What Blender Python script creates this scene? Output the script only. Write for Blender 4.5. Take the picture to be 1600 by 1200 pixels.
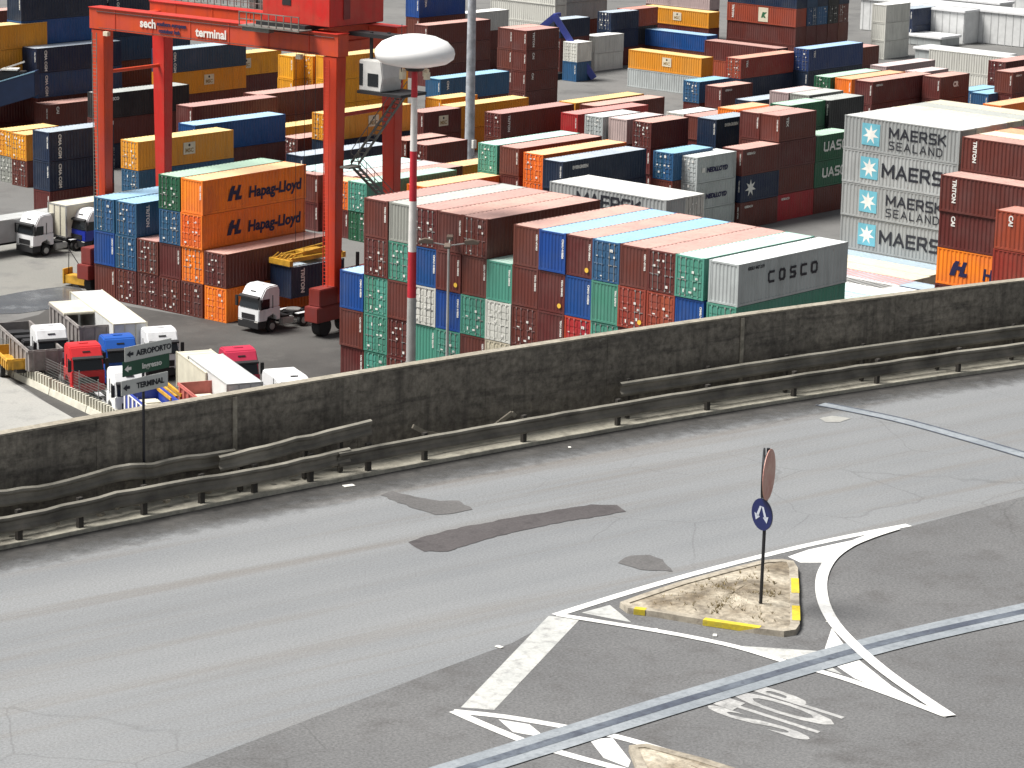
import bpy, bmesh, math, random
from mathutils import Matrix, Vector
R=math.radians
random.seed(4)
# ------------------------------------------------------------ camera, world, light
sc=bpy.context.scene
for o in list(bpy.data.objects): bpy.data.objects.remove(o)
CH=49.87
cam=bpy.data.cameras.new('camera'); co=bpy.data.objects.new('camera',cam); sc.collection.objects.link(co)
cam.sensor_width=36; cam.lens=36*4500/1600; cam.clip_start=1; cam.clip_end=6000
CA=(0.744024,0.667828,0.020811); CB=(-0.170563,0.159724,0.972315); CC=(-0.646015,0.726976,-0.232746)
co.matrix_world=Matrix(((CA[0],CB[0],-CC[0],0),(CA[1],CB[1],-CC[1],0),(CA[2],CB[2],-CC[2],CH),(0,0,0,1)))
sc.camera=co
SUN_EL=60; SUN_AZ=(-0.62,-0.62)      # towards the sun (x,y)
w=bpy.data.worlds.new('World'); sc.world=w; w.use_nodes=True
nt=w.node_tree; nt.nodes.clear()
sky=nt.nodes.new('ShaderNodeTexSky'); sky.sky_type='NISHITA'; sky.sun_disc=False
sky.sun_elevation=R(SUN_EL); sky.sun_rotation=math.atan2(SUN_AZ[0],SUN_AZ[1]); sky.dust_density=4; sky.air_density=1.2; sky.ozone_density=.6
hs=nt.nodes.new('ShaderNodeHueSaturation'); hs.inputs['Saturation'].default_value=.28
bg=nt.nodes.new('ShaderNodeBackground'); bg.inputs[1].default_value=.055
ow=nt.nodes.new('ShaderNodeOutputWorld')
nt.links.new(sky.outputs[0],hs.inputs['Color']); nt.links.new(hs.outputs[0],bg.inputs[0]); nt.links.new(bg.outputs[0],ow.inputs[0])
sl=bpy.data.lights.new('sun','SUN'); sl.energy=4.1; sl.angle=R(26); sl.color=(1,.965,.91)
so=bpy.data.objects.new('sun',sl); sc.collection.objects.link(so)
_d=Vector((SUN_AZ[0],SUN_AZ[1],0)).normalized()*math.cos(R(SUN_EL))+Vector((0,0,math.sin(R(SUN_EL))))
so.rotation_euler=_d.to_track_quat('Z','Y').to_euler(); so.location=(0,0,120)
sc.view_settings.view_transform='Standard'; sc.view_settings.look='None'; sc.view_settings.gamma=1; sc.view_settings.exposure=.72
# ------------------------------------------------------------ helpers
COL=sc.collection
class MB:
    def __init__(s): s.v=[]; s.f=[]; s.m=[]; s.mi=0
    def add(s,vs,fs):
        n=len(s.v); s.v+=[tuple(v) for v in vs]; s.f+=[tuple(i+n for i in f) for f in fs]; s.m+=[s.mi]*len(fs)
    def box(s,x0,x1,y0,y1,z0,z1):
        s.add([(x0,y0,z0),(x1,y0,z0),(x1,y1,z0),(x0,y1,z0),(x0,y0,z1),(x1,y0,z1),(x1,y1,z1),(x0,y1,z1)],
              [(0,3,2,1),(4,5,6,7),(0,1,5,4),(1,2,6,5),(2,3,7,6),(3,0,4,7)])
    def beam(s,p,q,w,h=None,up=(0,0,1)):
        h=h or w; p=Vector(p); q=Vector(q); d=(q-p).normalized(); u=Vector(up)
        if abs(d.dot(u))>.98: u=Vector((0,1,0))
        r=d.cross(u).normalized(); u=r.cross(d)
        vs=[]
        for e in (p,q):
            for a,b in ((-1,-1),(1,-1),(1,1),(-1,1)): vs.append(e+r*a*w/2+u*b*h/2)
        s.add(vs,[(0,1,2,3),(7,6,5,4),(0,4,5,1),(1,5,6,2),(2,6,7,3),(3,7,4,0)])
    def cyl(s,p,q,r,n=10,r2=None):
        p=Vector(p); q=Vector(q); d=(q-p).normalized(); u=Vector((0,0,1)) if abs(d.z)<.9 else Vector((1,0,0))
        a=d.cross(u).normalized(); b=a.cross(d); r2=r if r2 is None else r2; vs=[]
        for e,rr in ((p,r),(q,r2)):
            for i in range(n):
                t=2*math.pi*i/n; vs.append(e+a*rr*math.cos(t)+b*rr*math.sin(t))
        fs=[(i,(i+1)%n,n+(i+1)%n,n+i) for i in range(n)]+[tuple(range(n))[::-1],tuple(range(n,2*n))]
        s.add(vs,fs)
    def prism(s,pts,z0,z1):
        n=len(pts); s.add([(x,y,z0) for x,y in pts]+[(x,y,z1) for x,y in pts],
              [tuple(range(n))[::-1],tuple(range(n,2*n))]+[(i,(i+1)%n,n+(i+1)%n,n+i) for i in range(n)])
    def prof(s,pts,y0,y1):      # side profile in x,z extruded along y
        n=len(pts); s.add([(x,y0,z) for x,z in pts]+[(x,y1,z) for x,z in pts],
              [tuple(range(n)),tuple(range(n,2*n))[::-1]]+[(i,n+i,n+(i+1)%n,(i+1)%n) for i in range(n)])
    def lathe(s,prof,n=32,c=(0,0)):
        vs=[];fs=[];k=len(prof)
        for i in range(n):
            t=2*math.pi*i/n
            for r,z in prof: vs.append((c[0]+r*math.cos(t),c[1]+r*math.sin(t),z))
        for i in range(n):
            for j in range(k-1):
                a=i*k+j;b=((i+1)%n)*k+j; fs.append((a,b,b+1,a+1))
        s.add(vs,fs)
    def mesh(s,name,fix=True,bevel=0,smooth=False):
        me=bpy.data.meshes.new(name); me.from_pydata(s.v,[],s.f)
        if len(set(s.m))>1: me.polygons.foreach_set('material_index',s.m)
        if fix or bevel:
            bm=bmesh.new(); bm.from_mesh(me)
            if bevel:
                bmesh.ops.remove_doubles(bm,verts=bm.verts,dist=1e-4)
                es=[e for e in bm.edges if len(e.link_faces)==2 and e.calc_face_angle(0)>.5]
                bmesh.ops.bevel(bm,geom=es,offset=bevel,segments=2,affect='EDGES',clamp_overlap=True)
            bmesh.ops.recalc_face_normals(bm,faces=bm.faces); bm.to_mesh(me); bm.free()
        if smooth: me.polygons.foreach_set('use_smooth',[True]*len(me.polygons))
        return me
def link(name,me,mat=None,parent=None,loc=(0,0,0),rot=(0,0,0)):
    o=bpy.data.objects.new(name,me); COL.objects.link(o); o.parent=parent; o.location=loc; o.rotation_euler=rot
    if mat is not None:
        mats=mat if isinstance(mat,(list,tuple)) else [mat]
        if len(me.materials)==0:
            for m in mats: me.materials.append(m)
        for i,m in enumerate(mats):
            o.material_slots[i].link='OBJECT'; o.material_slots[i].material=m
    return o
def tag(o,label,cat,group=None,kind=None):
    o['label']=label; o['category']=cat
    if group: o['group']=group
    if kind: o['kind']=kind
    return o
def empty(name,label,cat,loc,rz=0,group=None):
    o=bpy.data.objects.new(name,None); COL.objects.link(o); o.location=loc; o.rotation_euler=(0,0,R(rz)); o.empty_display_size=.5
    return tag(o,label,cat,group)
def struct(name,me,mat,loc=(0,0,0),rz=0):
    o=link(name,me,mat,None,loc,(0,0,rz)); o['kind']='structure'; return o
# ------------------------------------------------------------ materials
def newmat(name):
    m=bpy.data.materials.new(name); m.use_nodes=True; n=m.node_tree
    return m,n,n.nodes['Principled BSDF']
def N(n,t,**k):
    x=n.nodes.new(t)
    for a,b in k.items(): setattr(x,a,b)
    return x
def ramp(n,src,p0,p1,c0=(0,0,0,1),c1=(1,1,1,1)):
    r=N(n,'ShaderNodeValToRGB'); r.color_ramp.elements[0].position=p0; r.color_ramp.elements[1].position=p1
    r.color_ramp.elements[0].color=c0; r.color_ramp.elements[1].color=c1; n.links.new(src,r.inputs[0]); return r
def mix(n,fac,a,b,bt='MIX'):
    m=N(n,'ShaderNodeMix',data_type='RGBA',blend_type=bt)
    for i,x in ((0,fac),(6,a),(7,b)):
        if hasattr(x,'links'): n.links.new(x,m.inputs[i])
        else: m.inputs[i].default_value=x if i==0 else (*x[:3],1)
    return m.outputs[2]
def noise(n,scale,det=4,rough=.55,vec=None,sc3=None,dim=None,world=False):
    tc=N(n,'ShaderNodeTexCoord'); mp=N(n,'ShaderNodeMapping')
    if world:
        ge=N(n,'ShaderNodeNewGeometry'); n.links.new(ge.outputs['Position'],mp.inputs[0])
    else:
        n.links.new(tc.outputs['Object'],mp.inputs[0])
    if vec:
        mp.inputs['Rotation'].default_value=vec; m2=N(n,'ShaderNodeMapping'); n.links.new(mp.outputs[0],m2.inputs[0]); mp=m2
    if sc3: mp.inputs['Scale'].default_value=sc3
    oi=N(n,'ShaderNodeObjectInfo'); 
    x=N(n,'ShaderNodeTexNoise',noise_dimensions='4D'); x.inputs['Scale'].default_value=scale; x.inputs['Detail'].default_value=det; x.inputs['Roughness'].default_value=rough
    if not world:
        mm=N(n,'ShaderNodeMath',operation='MULTIPLY'); mm.inputs[1].default_value=50; n.links.new(oi.outputs['Random'],mm.inputs[0]); n.links.new(mm.outputs[0],x.inputs['W'])
    n.links.new(mp.outputs[0],x.inputs['Vector']); return x.outputs['Fac']
def paint(name,c,rough=.5,dirt=.5,rust=True,var=.16,spec=.5):
    m,n,p=newmat(name)
    oi=N(n,'ShaderNodeObjectInfo'); mr=N(n,'ShaderNodeMapRange'); mr.inputs[3].default_value=1-var; mr.inputs[4].default_value=1+var
    n.links.new(oi.outputs['Random'],mr.inputs[0])
    h=N(n,'ShaderNodeHueSaturation'); h.inputs['Color'].default_value=(*c,1); n.links.new(mr.outputs[0],h.inputs['Value'])
    mr2=N(n,'ShaderNodeMapRange'); mr2.inputs[3].default_value=.49; mr2.inputs[4].default_value=.51
    n.links.new(oi.outputs['Random'],mr2.inputs[0]); n.links.new(mr2.outputs[0],h.inputs['Hue'])
    fade=tuple(min(1,x*.82+.028) for x in c)
    col=mix(n,ramp(n,noise(n,.5,5),.42,.72).outputs[0],h.outputs[0],fade)
    st=ramp(n,noise(n,1.0,5,.6,sc3=(2.2,2.2,.22)),.5,.75); 
    mm=N(n,'ShaderNodeMath',operation='MULTIPLY'); mm.inputs[1].default_value=dirt; n.links.new(st.outputs[0],mm.inputs[0])
    col=mix(n,mm.outputs[0],col,tuple(x*.45+.012 for x in c))
    if rust:
        ru=ramp(n,noise(n,2.3,8,.7),.63,.70); mm2=N(n,'ShaderNodeMath',operation='MULTIPLY'); mm2.inputs[1].default_value=.6; n.links.new(ru.outputs[0],mm2.inputs[0])
        col=mix(n,mm2.outputs[0],col,(.11,.05,.028))
    n.links.new(col,p.inputs['Base Color']); p.inputs['Roughness'].default_value=rough; p.inputs['Specular IOR Level'].default_value=spec
    return m
def plain(name,c,rough=.6,metal=0,var=.12):
    m,n,p=newmat(name)
    k=ramp(n,noise(n,1.2,5),.35,.7)
    col=mix(n,k.outputs[0],tuple(x*(1-var) for x in c),tuple(min(1,x*(1+var)) for x in c))
    n.links.new(col,p.inputs['Base Color']); p.inputs['Roughness'].default_value=rough; p.inputs['Metallic'].default_value=metal
    return m
PAL=dict(b=(.118,.025,.019),R=(.30,.05,.025),B=(.004,.058,.25),B2=(.014,.04,.14),l=(.022,.095,.20),n=(.006,.018,.05),m=(.015,.055,.13),g=(.012,.10,.045),
 t=(.07,.27,.20),T=(.42,.62,.6),y=(.74,.31,.018),o=(.86,.18,.014),r=(.42,.03,.022),w=(.62,.62,.57),W=(.40,.43,.43),G=(.30,.31,.28),c=(.58,.53,.4),k=(.014,.015,.017),p=(.42,.32,.31),q=(.33,.345,.345))
NAMES=dict(b='brown',R='red brown',B='bright blue',B2='blue',l='mid blue',n='navy',m='slate blue',g='green',t='teal',T='pale teal',y='amber yellow',o='orange',r='red',w='white',W='pale grey',G='grey',c='cream',k='black',p='pinkish',q='light grey')
MP={k:paint('container_paint_'+NAMES[k].replace(' ','_'),v) for k,v in PAL.items()}
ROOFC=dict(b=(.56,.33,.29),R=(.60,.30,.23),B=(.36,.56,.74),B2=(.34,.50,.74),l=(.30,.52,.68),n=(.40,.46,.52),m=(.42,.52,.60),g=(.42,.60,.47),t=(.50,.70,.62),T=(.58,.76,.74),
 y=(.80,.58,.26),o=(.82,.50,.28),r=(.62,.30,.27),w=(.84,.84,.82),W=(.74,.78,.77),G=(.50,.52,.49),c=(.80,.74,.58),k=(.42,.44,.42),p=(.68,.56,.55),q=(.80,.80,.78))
MR={k:paint('weathered_glare_roof_'+NAMES[k].replace(' ','_'),v,rough=.36,dirt=.42,rust=True,var=.12,spec=.6) for k,v in ROOFC.items()}  # roof paint with dirt and rust, paled by sky glare put into the colour
LB={k:plain('door_bar_'+NAMES[k].replace(' ','_'),tuple(min(1,x*1.0+.13) for x in v),.4,.1) for k,v in PAL.items()}
GALV=plain('galvanised_steel',(.42,.42,.41),.4,.6)
RUBBER=plain('rubber',(.014,.014,.015),.75)
GLASS,_n,_p=newmat('dark_window_glass'); _p.inputs['Base Color'].default_value=(.012,.015,.018,1); _p.inputs['Roughness'].default_value=.12
DARK=plain('dark_chassis_steel',(.018,.018,.02),.6)
WHITE=paint('white_vehicle_paint',(.78,.79,.80),rough=.3,dirt=.35,rust=False,var=.03)
TXW=plain('white_lettering',(.75,.74,.70),.6); TXK=plain('black_lettering',(.012,.014,.022),.6); TXN=plain('navy_lettering',(.012,.012,.06),.6)
CYAN=plain('light_blue_square',(.14,.42,.52),.6); PLATE=plain('cream_plate',(.66,.60,.46),.6); TAN=plain('tan_lettering',(.30,.20,.08),.6); YEL=plain('yellow_sticker',(.8,.5,.06),.6)
# ------------------------------------------------------------ text meshes
_tx={}
def text_mesh(s,size,bold=0,ext=.006,shear=0,space=1.0,al='LEFT'):
    k=(s,size,bold,shear,space,al)
    if k in _tx: return _tx[k]
    cu=bpy.data.curves.new('t','FONT'); cu.body=s; cu.size=size; cu.offset=bold; cu.extrude=ext; cu.shear=shear; cu.space_character=space; cu.align_x=al; cu.resolution_u=3
    o=bpy.data.objects.new('t',cu); COL.objects.link(o)
    dg=bpy.context.evaluated_depsgraph_get(); dg.update()
    me=bpy.data.meshes.new_from_object(o.evaluated_get(dg)); me.name='lettering'; me.materials.clear()
    bpy.data.objects.remove(o); bpy.data.curves.remove(cu)
    _tx[k]=me; return me
GL={'M':[((0,0),(0,1)),((0,1),(.45,.25)),((.45,.25),(.9,1)),((.9,1),(.9,0))],'A':[((0,0),(.4,1)),((.4,1),(.8,0)),((.15,.32),(.65,.32))],
'E':[((0,0),(0,1)),((0,1),(.65,1)),((0,.5),(.6,.5)),((0,0),(.65,0))],'R':[((0,0),(0,1)),((0,1),(.6,1)),((.6,1),(.68,.75)),((.68,.75),(.6,.47)),((.6,.47),(0,.47)),((.35,.47),(.7,0))],
'S':[((.68,1),(.08,1)),((.08,1),(0,.75)),((0,.75),(.08,.52)),((.08,.52),(.6,.48)),((.6,.48),(.68,.25)),((.68,.25),(.6,0)),((.6,0),(0,0))],'K':[((0,0),(0,1)),((.68,1),(0,.42)),((.22,.6),(.72,0))],
'L':[((0,1),(0,0)),((0,0),(.6,0))],'N':[((0,0),(0,1)),((0,1),(.7,0)),((.7,0),(.7,1))],'D':[((0,0),(0,1)),((0,1),(.5,1)),((.5,1),(.7,.75)),((.7,.75),(.7,.25)),((.7,.25),(.5,0)),((.5,0),(0,0))],
'U':[((0,1),(0,.15)),((0,.15),(.15,0)),((.15,0),(.55,0)),((.55,0),(.7,.15)),((.7,.15),(.7,1))],'C':[((.68,1),(.12,1)),((.12,1),(0,.82)),((0,.82),(0,.18)),((0,.18),(.12,0)),((.12,0),(.68,0))],
'O':[((.12,1),(.55,1)),((.55,1),(.68,.8)),((.68,.8),(.68,.2)),((.68,.2),(.55,0)),((.55,0),(.12,0)),((.12,0),(0,.2)),((0,.2),(0,.8)),((0,.8),(.12,1))]}
def stroke_mesh(t,h,w_,gap=.32):
    k=('s',t,h,w_,gap)
    if k in _tx: return _tx[k]
    m=MB(); x=0
    for ch in t:
        g_=GL[ch]; wid=max(max(p[0],q[0]) for p,q in g_)
        for i,(p,q) in enumerate(g_):
            P=Vector((x+p[0]*h,p[1]*(h-w_)+w_/2,0)); Q=Vector((x+q[0]*h,q[1]*(h-w_)+w_/2,0)); d=(Q-P).normalized(); nn=Vector((-d.y,d.x,0))*w_/2; P-=d*w_*.45; Q+=d*w_*.45; z=Vector((0,0,.004+.0006*i))
            m.add([P-nn+z,Q-nn+z,Q+nn+z,P+nn+z],[(0,1,2,3)])
        x+=wid*h+gap*h
    _tx[k]=m.mesh('lettering',fix=False); return _tx[k]
# ------------------------------------------------------------ containers
_cm={}
def wave(mb,L0,L1,z0,z1,x,dep,per,axis='y',sgn=1):
    n=max(2,int(round((L1-L0)/per))); per=(L1-L0)/n; pts=[]
    for i in range(n):
        a=L0+i*per; pts+=[(a,0),(a+per*.3,0),(a+per*.5,dep),(a+per*.8,dep)]
    pts.append((L1,0)); vs=[];fs=[]
    for a,d in pts:
        for z in (z0,z1):
            vs.append((x-sgn*d,a,z) if axis=='y' else (a,x-sgn*d,z))
    for i in range(len(pts)-1): fs.append((2*i,2*i+2,2*i+3,2*i+1))
    mb.add(vs,fs)
def body_mesh(L,W,h,door):
    k=('b',L,W,h,door)
    if k in _cm: return _cm[k]
    m=MB(); x=W/2; y=L/2; h=h-.035
    for sx in (-1,1):
        for sy in (-1,1):
            a,b=sorted((sx*x,sx*(x-.15))); c,d=sorted((sy*y,sy*(y-.15))); m.box(a,b,c,d,.02,h-.02)
            a,b=sorted((sx*(x+.004),sx*(x-.18))); c,d=sorted((sy*(y+.004),sy*(y-.18)))
            m.box(a,b,c,d,-.012,.12); m.box(a,b,c,d,h-.11,h+.01)
        a,b=sorted((sx*(x-.002),sx*(x-.07))); m.box(a,b,-y+.15,y-.15,.0,.16); m.box(a,b,-y+.15,y-.15,h-.1,h-.01)
        wave(m,-y+.15,y-.15,.15,h-.09,sx*(x-.012),.045,.38,'y',sx)
    for sy in (-1,1):
        c,d=sorted((sy*(y-.002),sy*(y-.1))); m.box(-x+.15,x-.15,c,d,0,.14); m.box(-x+.15,x-.15,c,d,h-.13,h-.015)
        if sy==1 or not door: wave(m,-x+.15,x-.15,.13,h-.12,sy*(y-.02),.03,.3,'x',sy)
    m.box(-x+.05,x-.05,-y+.05,y-.05,h-.05,h-.03); m.box(-x+.05,x-.05,-y+.05,y-.05,.02,.05)
    _cm[k]=m.mesh('container_body',fix=False); return _cm[k]
def roof_mesh(L,W,h):
    k=('r',L,W,h)
    if k in _cm: return _cm[k]
    m=MB(); x=W/2-.03; y=L/2-.16; h=h-.035; n=int(L/.45)
    pts=[]; per=2*y/n
    for i in range(n): a=-y+i*per; pts+=[(a,0),(a+per*.45,0),(a+per*.55,.022),(a+per*.9,.022)]
    pts.append((y,0)); vs=[];fs=[]
    for a,d in pts: vs+=[(-x,a,h-.018+d),(x,a,h-.018+d)]
    for i in range(len(pts)-1): fs.append((2*i,2*i+1,2*i+3,2*i+2))
    m.add(vs,fs); m.box(-x+.15,x-.15,-y-.13,-y,h-.03,h-.002); m.box(-x+.15,x-.15,y,y+.13,h-.03,h-.002)
    m.box(-x-.015,-x+.03,-y,y,h-.02,h+.006); m.box(x-.03,x+.015,-y,y,h-.02,h+.006)
    _cm[k]=m.mesh('container_roof',fix=False); return _cm[k]
def door_meshes(L,W,h,v=0):
    k=('d',L,W,h,v); rr=random.Random(v+L*7)
    if k in _cm: return _cm[k]
    y=-L/2; h=h-.035; hw=W/2-.16; res=[]
    for s in (-1,1):
        m=MB(); a,b=sorted((s*.012,s*hw)); z0,z1=.15,h-.14
        m.box(a,b,y+.035,y+.075,z0,z1)
        for q in range(5):
            zz=z0+.06+(z1-z0-.1)*q/5; m.box(a+.06,b-.06,y+.012,y+.034,zz,zz+(z1-z0)/5-.14)
        r=MB()
        for f in (.3,.72):
            xx=s*hw*f; r.cyl((xx,y-.005,.1),(xx,y-.005,h-.08),.022,6)
            for zz in (.16,.42*h,.62*h,h-.17): r.box(xx-.055,xx+.055,y-.03,y+.01,zz-.045,zz+.045)
            r.box(min(xx,xx+s*.26),max(xx,xx+s*.26),y-.03,y-.012,.43*h-.02,.43*h+.02)
        r.mi=1
        for i in range(rr.randint(2,5)):
            x=s*rr.uniform(.12,.78); z=rr.choice([.35,.6,1.3,1.7,1.95,2.1]); w_=rr.uniform(.08,.26); h_=rr.uniform(.05,.24); r.box(x-w_/2,x+w_/2,y-.036,y-.03,z,z+h_)
        res.append((m.mesh('door'),r.mesh('locking_bars')))
    _cm[k]=res; return res
def star_mesh(sz):
    m=MB(); pts=[]
    for i in range(14):
        r=sz*.46 if i%2==0 else sz*.19; t=math.pi/2+i*math.pi/7; pts.append((r*math.cos(t),r*math.sin(t)))
    n=len(pts); m.add([(x,y,.016) for x,y in pts]+[(0,0,.016)],[(i,(i+1)%n,n) for i in range(n)]); return m.mesh('star',fix=False)
STAR=star_mesh(1.9)
def square_mesh(w_,h_,z=.008):
    m=MB(); m.box(-w_/2,w_/2,-h_/2,h_/2,0,z); return m.mesh('plate',bevel=0)
def hl_mesh():
    m=MB()
    def sh(pts): n=len(pts); m.add([(x+.35*y,y,.01) for x,y in pts],[tuple(range(n))])
    sh([(-.85,-.6),(-.35,-.6),(-.35,-.12),(0,-.12),(0,-.6),(.75,-.6),(.75,-.3),(.35,-.3),(.35,.6),(0,.6),(0,.2),(-.35,.2),(-.35,.6),(-.7,.6),(-.85,.35)])
    return m.mesh('emblem',fix=False)
HLM=hl_mesh()
SQ=square_mesh(1.9,1.9,.012); SQP=square_mesh(1.5,1.15,.012); SQR=square_mesh(1.7,2.0,.012)
def on_side(parent,me,mat,side,along,z,L,W,name='lettering',vert=False,end=False,off=.0):
    # place text-like mesh on a long side (side=+1/-1) or on the -Y end
    if end: M=Matrix.Translation((along,-L/2-.004-off,z))@Matrix.Rotation(R(90),4,'X')
    else:
        M=Matrix.Translation((side*(W/2+.002+off),along*side,z))@Matrix.Rotation(R(90*side),4,'Z')@Matrix.Rotation(R(90),4,'X')
    if vert: M=M@Matrix.Rotation(R(-90),4,'Z')
    o=link(name,me,mat,parent); o.matrix_basis=M; return o
def decorate(e,code,L,W,h,side,MPk='b'):
    a0=-L/2
    if code=='hl':
        on_side(e,HLM,TXN,side,a0+3.9,1.4,L,W,'emblem')
        on_side(e,text_mesh('Hapag-Lloyd',1.25,.045,shear=.1),TXN,side,a0+5.3,.85,L,W)
    elif code=='hv':
        on_side(e,HLM,TXN,side,a0+2.3,1.4,L,W,'emblem')
        on_side(e,text_mesh('Hapag-Lloyd',1.25,.045,shear=.1),TXN,side,a0+4.3,.85,L,W)
    elif code=='m0':
        on_side(e,stroke_mesh('MAERSK',1.15,.2,.25),TXK,side,a0+3.0,1.25,L,W)
    elif code in('m','ms'):
        on_side(e,SQ,CYAN,side,a0+2.9,1.5,L,W,'emblem'); on_side(e,STAR,TXW,side,a0+2.9,1.5,L,W,'star')
        if code=='m': on_side(e,stroke_mesh('MAERSK',1.25,.22,.3),TXK,side,a0+4.35,.85,L,W)
        else:
            on_side(e,stroke_mesh('MAERSK',.98,.17,.3),TXK,side,a0+4.9,1.38,L,W); on_side(e,stroke_mesh('SEALAND',.74,.10,.42),TXK,side,a0+4.9,.42,L,W)
    elif code=='cosco':
        for i,ch in enumerate('COSCO'): on_side(e,stroke_mesh(ch,.82,.17),TXK,side,a0+3.3+i*1.2,1.15,L,W)
        on_side(e,text_mesh('GESU 447 219',.3,.01),TXK,side,a0+1.0,h-.55,L,W)
    elif code=='msc':
        on_side(e,SQP,PLATE,side,a0+L*.53,h*.55,L,W,'emblem'); on_side(e,text_mesh('MSC',.55,.02,al='CENTER'),TAN,side,a0+L*.53,h*.55-.38,L,W,off=.012)
        m=_cm.get('dot')
        if not m: mb=MB(); mb.cyl((0,0,0),(0,0,.006),.14,10); m=_cm['dot']=mb.mesh('dot')
        on_side(e,m,TXK,side,a0+L*.53,h*.55+.3,L,W,'emblem_dot',off=.012)
    elif code in('vt','vt2','vb'):
        s={'vt':random.choice(['TRITON','TEX','CAI','TAL','TRITON']) if MPk not in 'nm' else 'CMA CGM','vt2':'TEX','vb':'CMA'}[code]; on_side(e,text_mesh(s,.5,.02,space=1.0),TXW,side,a0+1.15,h-.3,L,W,vert=True)
    elif code=='wb':
        on_side(e,square_mesh(.5,h-.4,.01),TXW,side,a0+.75,h/2,L,W,'white_bar')
    elif code=='ev':
        on_side(e,text_mesh('EVERGREEN',.42,.02),TXW,side,a0+1.4,h-.85,L,W)
    elif code=='ua':
        on_side(e,stroke_mesh('UASC',1.0,.2,.3),TXW,side,a0+1.4,.9,L,W)
    elif code=='pn':
        on_side(e,text_mesh('NEDLLOYD',.62,.035,shear=.2),TXN,side,a0+1.5,.95,L,W); on_side(e,square_mesh(.45,.45),TXW,side,a0+1.0,1.2,L,W,'emblem')
    elif code=='sm':
        on_side(e,text_mesh('GESEACO',.3,.01),TXW,side,a0+.7,h-.6,L,W)
    elif code=='gr':
        on_side(e,text_mesh('CR',.8,.05),TXW,side,a0+L*.45,h*.5,L,W)
    elif code=='cn':
        on_side(e,text_mesh('COSCO',.45,.02),TXW,side,a0+.7,h-.8,L,W)
    elif code=='st2':
        on_side(e,STAR,TXW,side,a0+1.5,1.3,L,W,'star')
    elif code=='sq':
        on_side(e,SQR,PLATE,side,a0+L*.53,h*.5,L,W,'emblem'); on_side(e,text_mesh('K',.9,.1,shear=.3,al='CENTER'),plain('green_mark',(.02,.12,.05)),side,a0+L*.53,h*.5-.35,L,W,off=.012)
        on_side(e,text_mesh('TRITON',.5,.02),TXW,side,a0+.9,h-.3,L,W,vert=True)
TIER=['top','second down','third down','fourth down','fifth down','sixth down']
GRP='containers stacked in the terminal yard'
STK=_cm.setdefault('stk',None)
HID=set([18, 23, 28, 32, 36, 37, 41, 42, 46, 47, 51, 52, 55, 56, 57, 60, 61, 62, 65, 66, 67, 70, 71, 72, 97, 98, 99, 100, 102, 103, 104, 105, 107, 108, 109, 110, 112, 113, 114, 115, 117, 118, 119, 120, 123, 124, 125, 127, 128, 129, 130, 132, 133, 134, 135, 136, 137, 138, 139, 140, 144, 145, 148, 149, 150, 161, 162, 163, 165, 166, 167, 170, 174, 175, 176, 180, 183, 184, 185, 186, 192, 194, 201, 204, 206, 207, 210, 213, 216, 226, 227, 230, 231, 235, 238, 240, 242, 244, 250, 252, 254, 256, 261, 262, 276, 280, 286, 288, 293, 295, 296, 299, 302, 304, 306, 308, 310, 312, 314, 315, 317, 318, 324, 327, 340, 341, 346, 347, 348, 351, 352, 354, 355, 356, 358, 359, 360, 362, 363, 365, 366, 367, 368, 369, 371, 373, 377, 389, 393, 394, 397, 398, 401, 406, 426, 430, 431, 434, 436, 437, 441, 443, 445, 448, 451, 453, 455, 457, 460, 462, 463, 465, 467])
_st=[]; _ci=[0]
def pile(x,y,rot,L,W,h,cols,phrase):
    toks=cols.split(); n=len(toks); side=-1 if abs(rot)>45 else 1
    for i,tk in enumerate(toks):
        c,_,code=tk.partition(':'); door=c.endswith('+'); c=c.rstrip('+')
        jx,jy=random.uniform(-.035,.035),random.uniform(-.06,.06); z=(n-1-i)*h
        _ci[0]+=1
        if _ci[0] in HID:
            _st.append((body_mesh(L,W,h,False),Matrix.Translation((x+jx,y+jy,z+.015))@Matrix.Rotation(R(rot),4,'Z'),MP[c])); continue
        tier=('single' if n==1 else 'bottom' if i==n-1 else TIER[i])
        lab='%s container, %s, %s'%(NAMES[c],tier,phrase)
        if len(lab.split())>16: lab=lab.replace(' down',''); assert len(lab.split())<=16,lab
        e=empty('shipping_container',lab,'shipping container',(x+jx,y+jy,z+.015),rot+random.uniform(-.12,.12),GRP); e['ci']=_ci[0]
        link('body',body_mesh(L,W,h,door),MP[c],e)
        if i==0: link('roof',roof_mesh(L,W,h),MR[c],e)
        if door:
            for dm,rm in door_meshes(L,W,h,random.randint(0,3)):
                d=link('door',dm,MP[c],e); link('locking_bars',rm,[GALV if random.random()<.45 else LB[c],TXW],d)
        elif c not in 'wWGcTpq' and rot<45:
            on_side(e,text_mesh(random.choice(['TRIU 527814','TEXU 308452','CAIU 226190','GESU 471903']),.2,.008) if c!='B' else text_mesh('CMAU 418826',.22,.01),TXW,1,W/2-.32,h-.45,L,W,vert=True,end=True)
        if code=='st':
            mb=_cm.get('st')
            if not mb: q=MB(); q.cyl((0,0,0),(0,0,.012),.17,12); mb=_cm['st']=q.mesh('sticker')
            on_side(e,mb,YEL,1,.75,.55,L,W,'sticker',end=True,off=.03)
        elif code: decorate(e,code,L,W,h,side,c)
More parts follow.
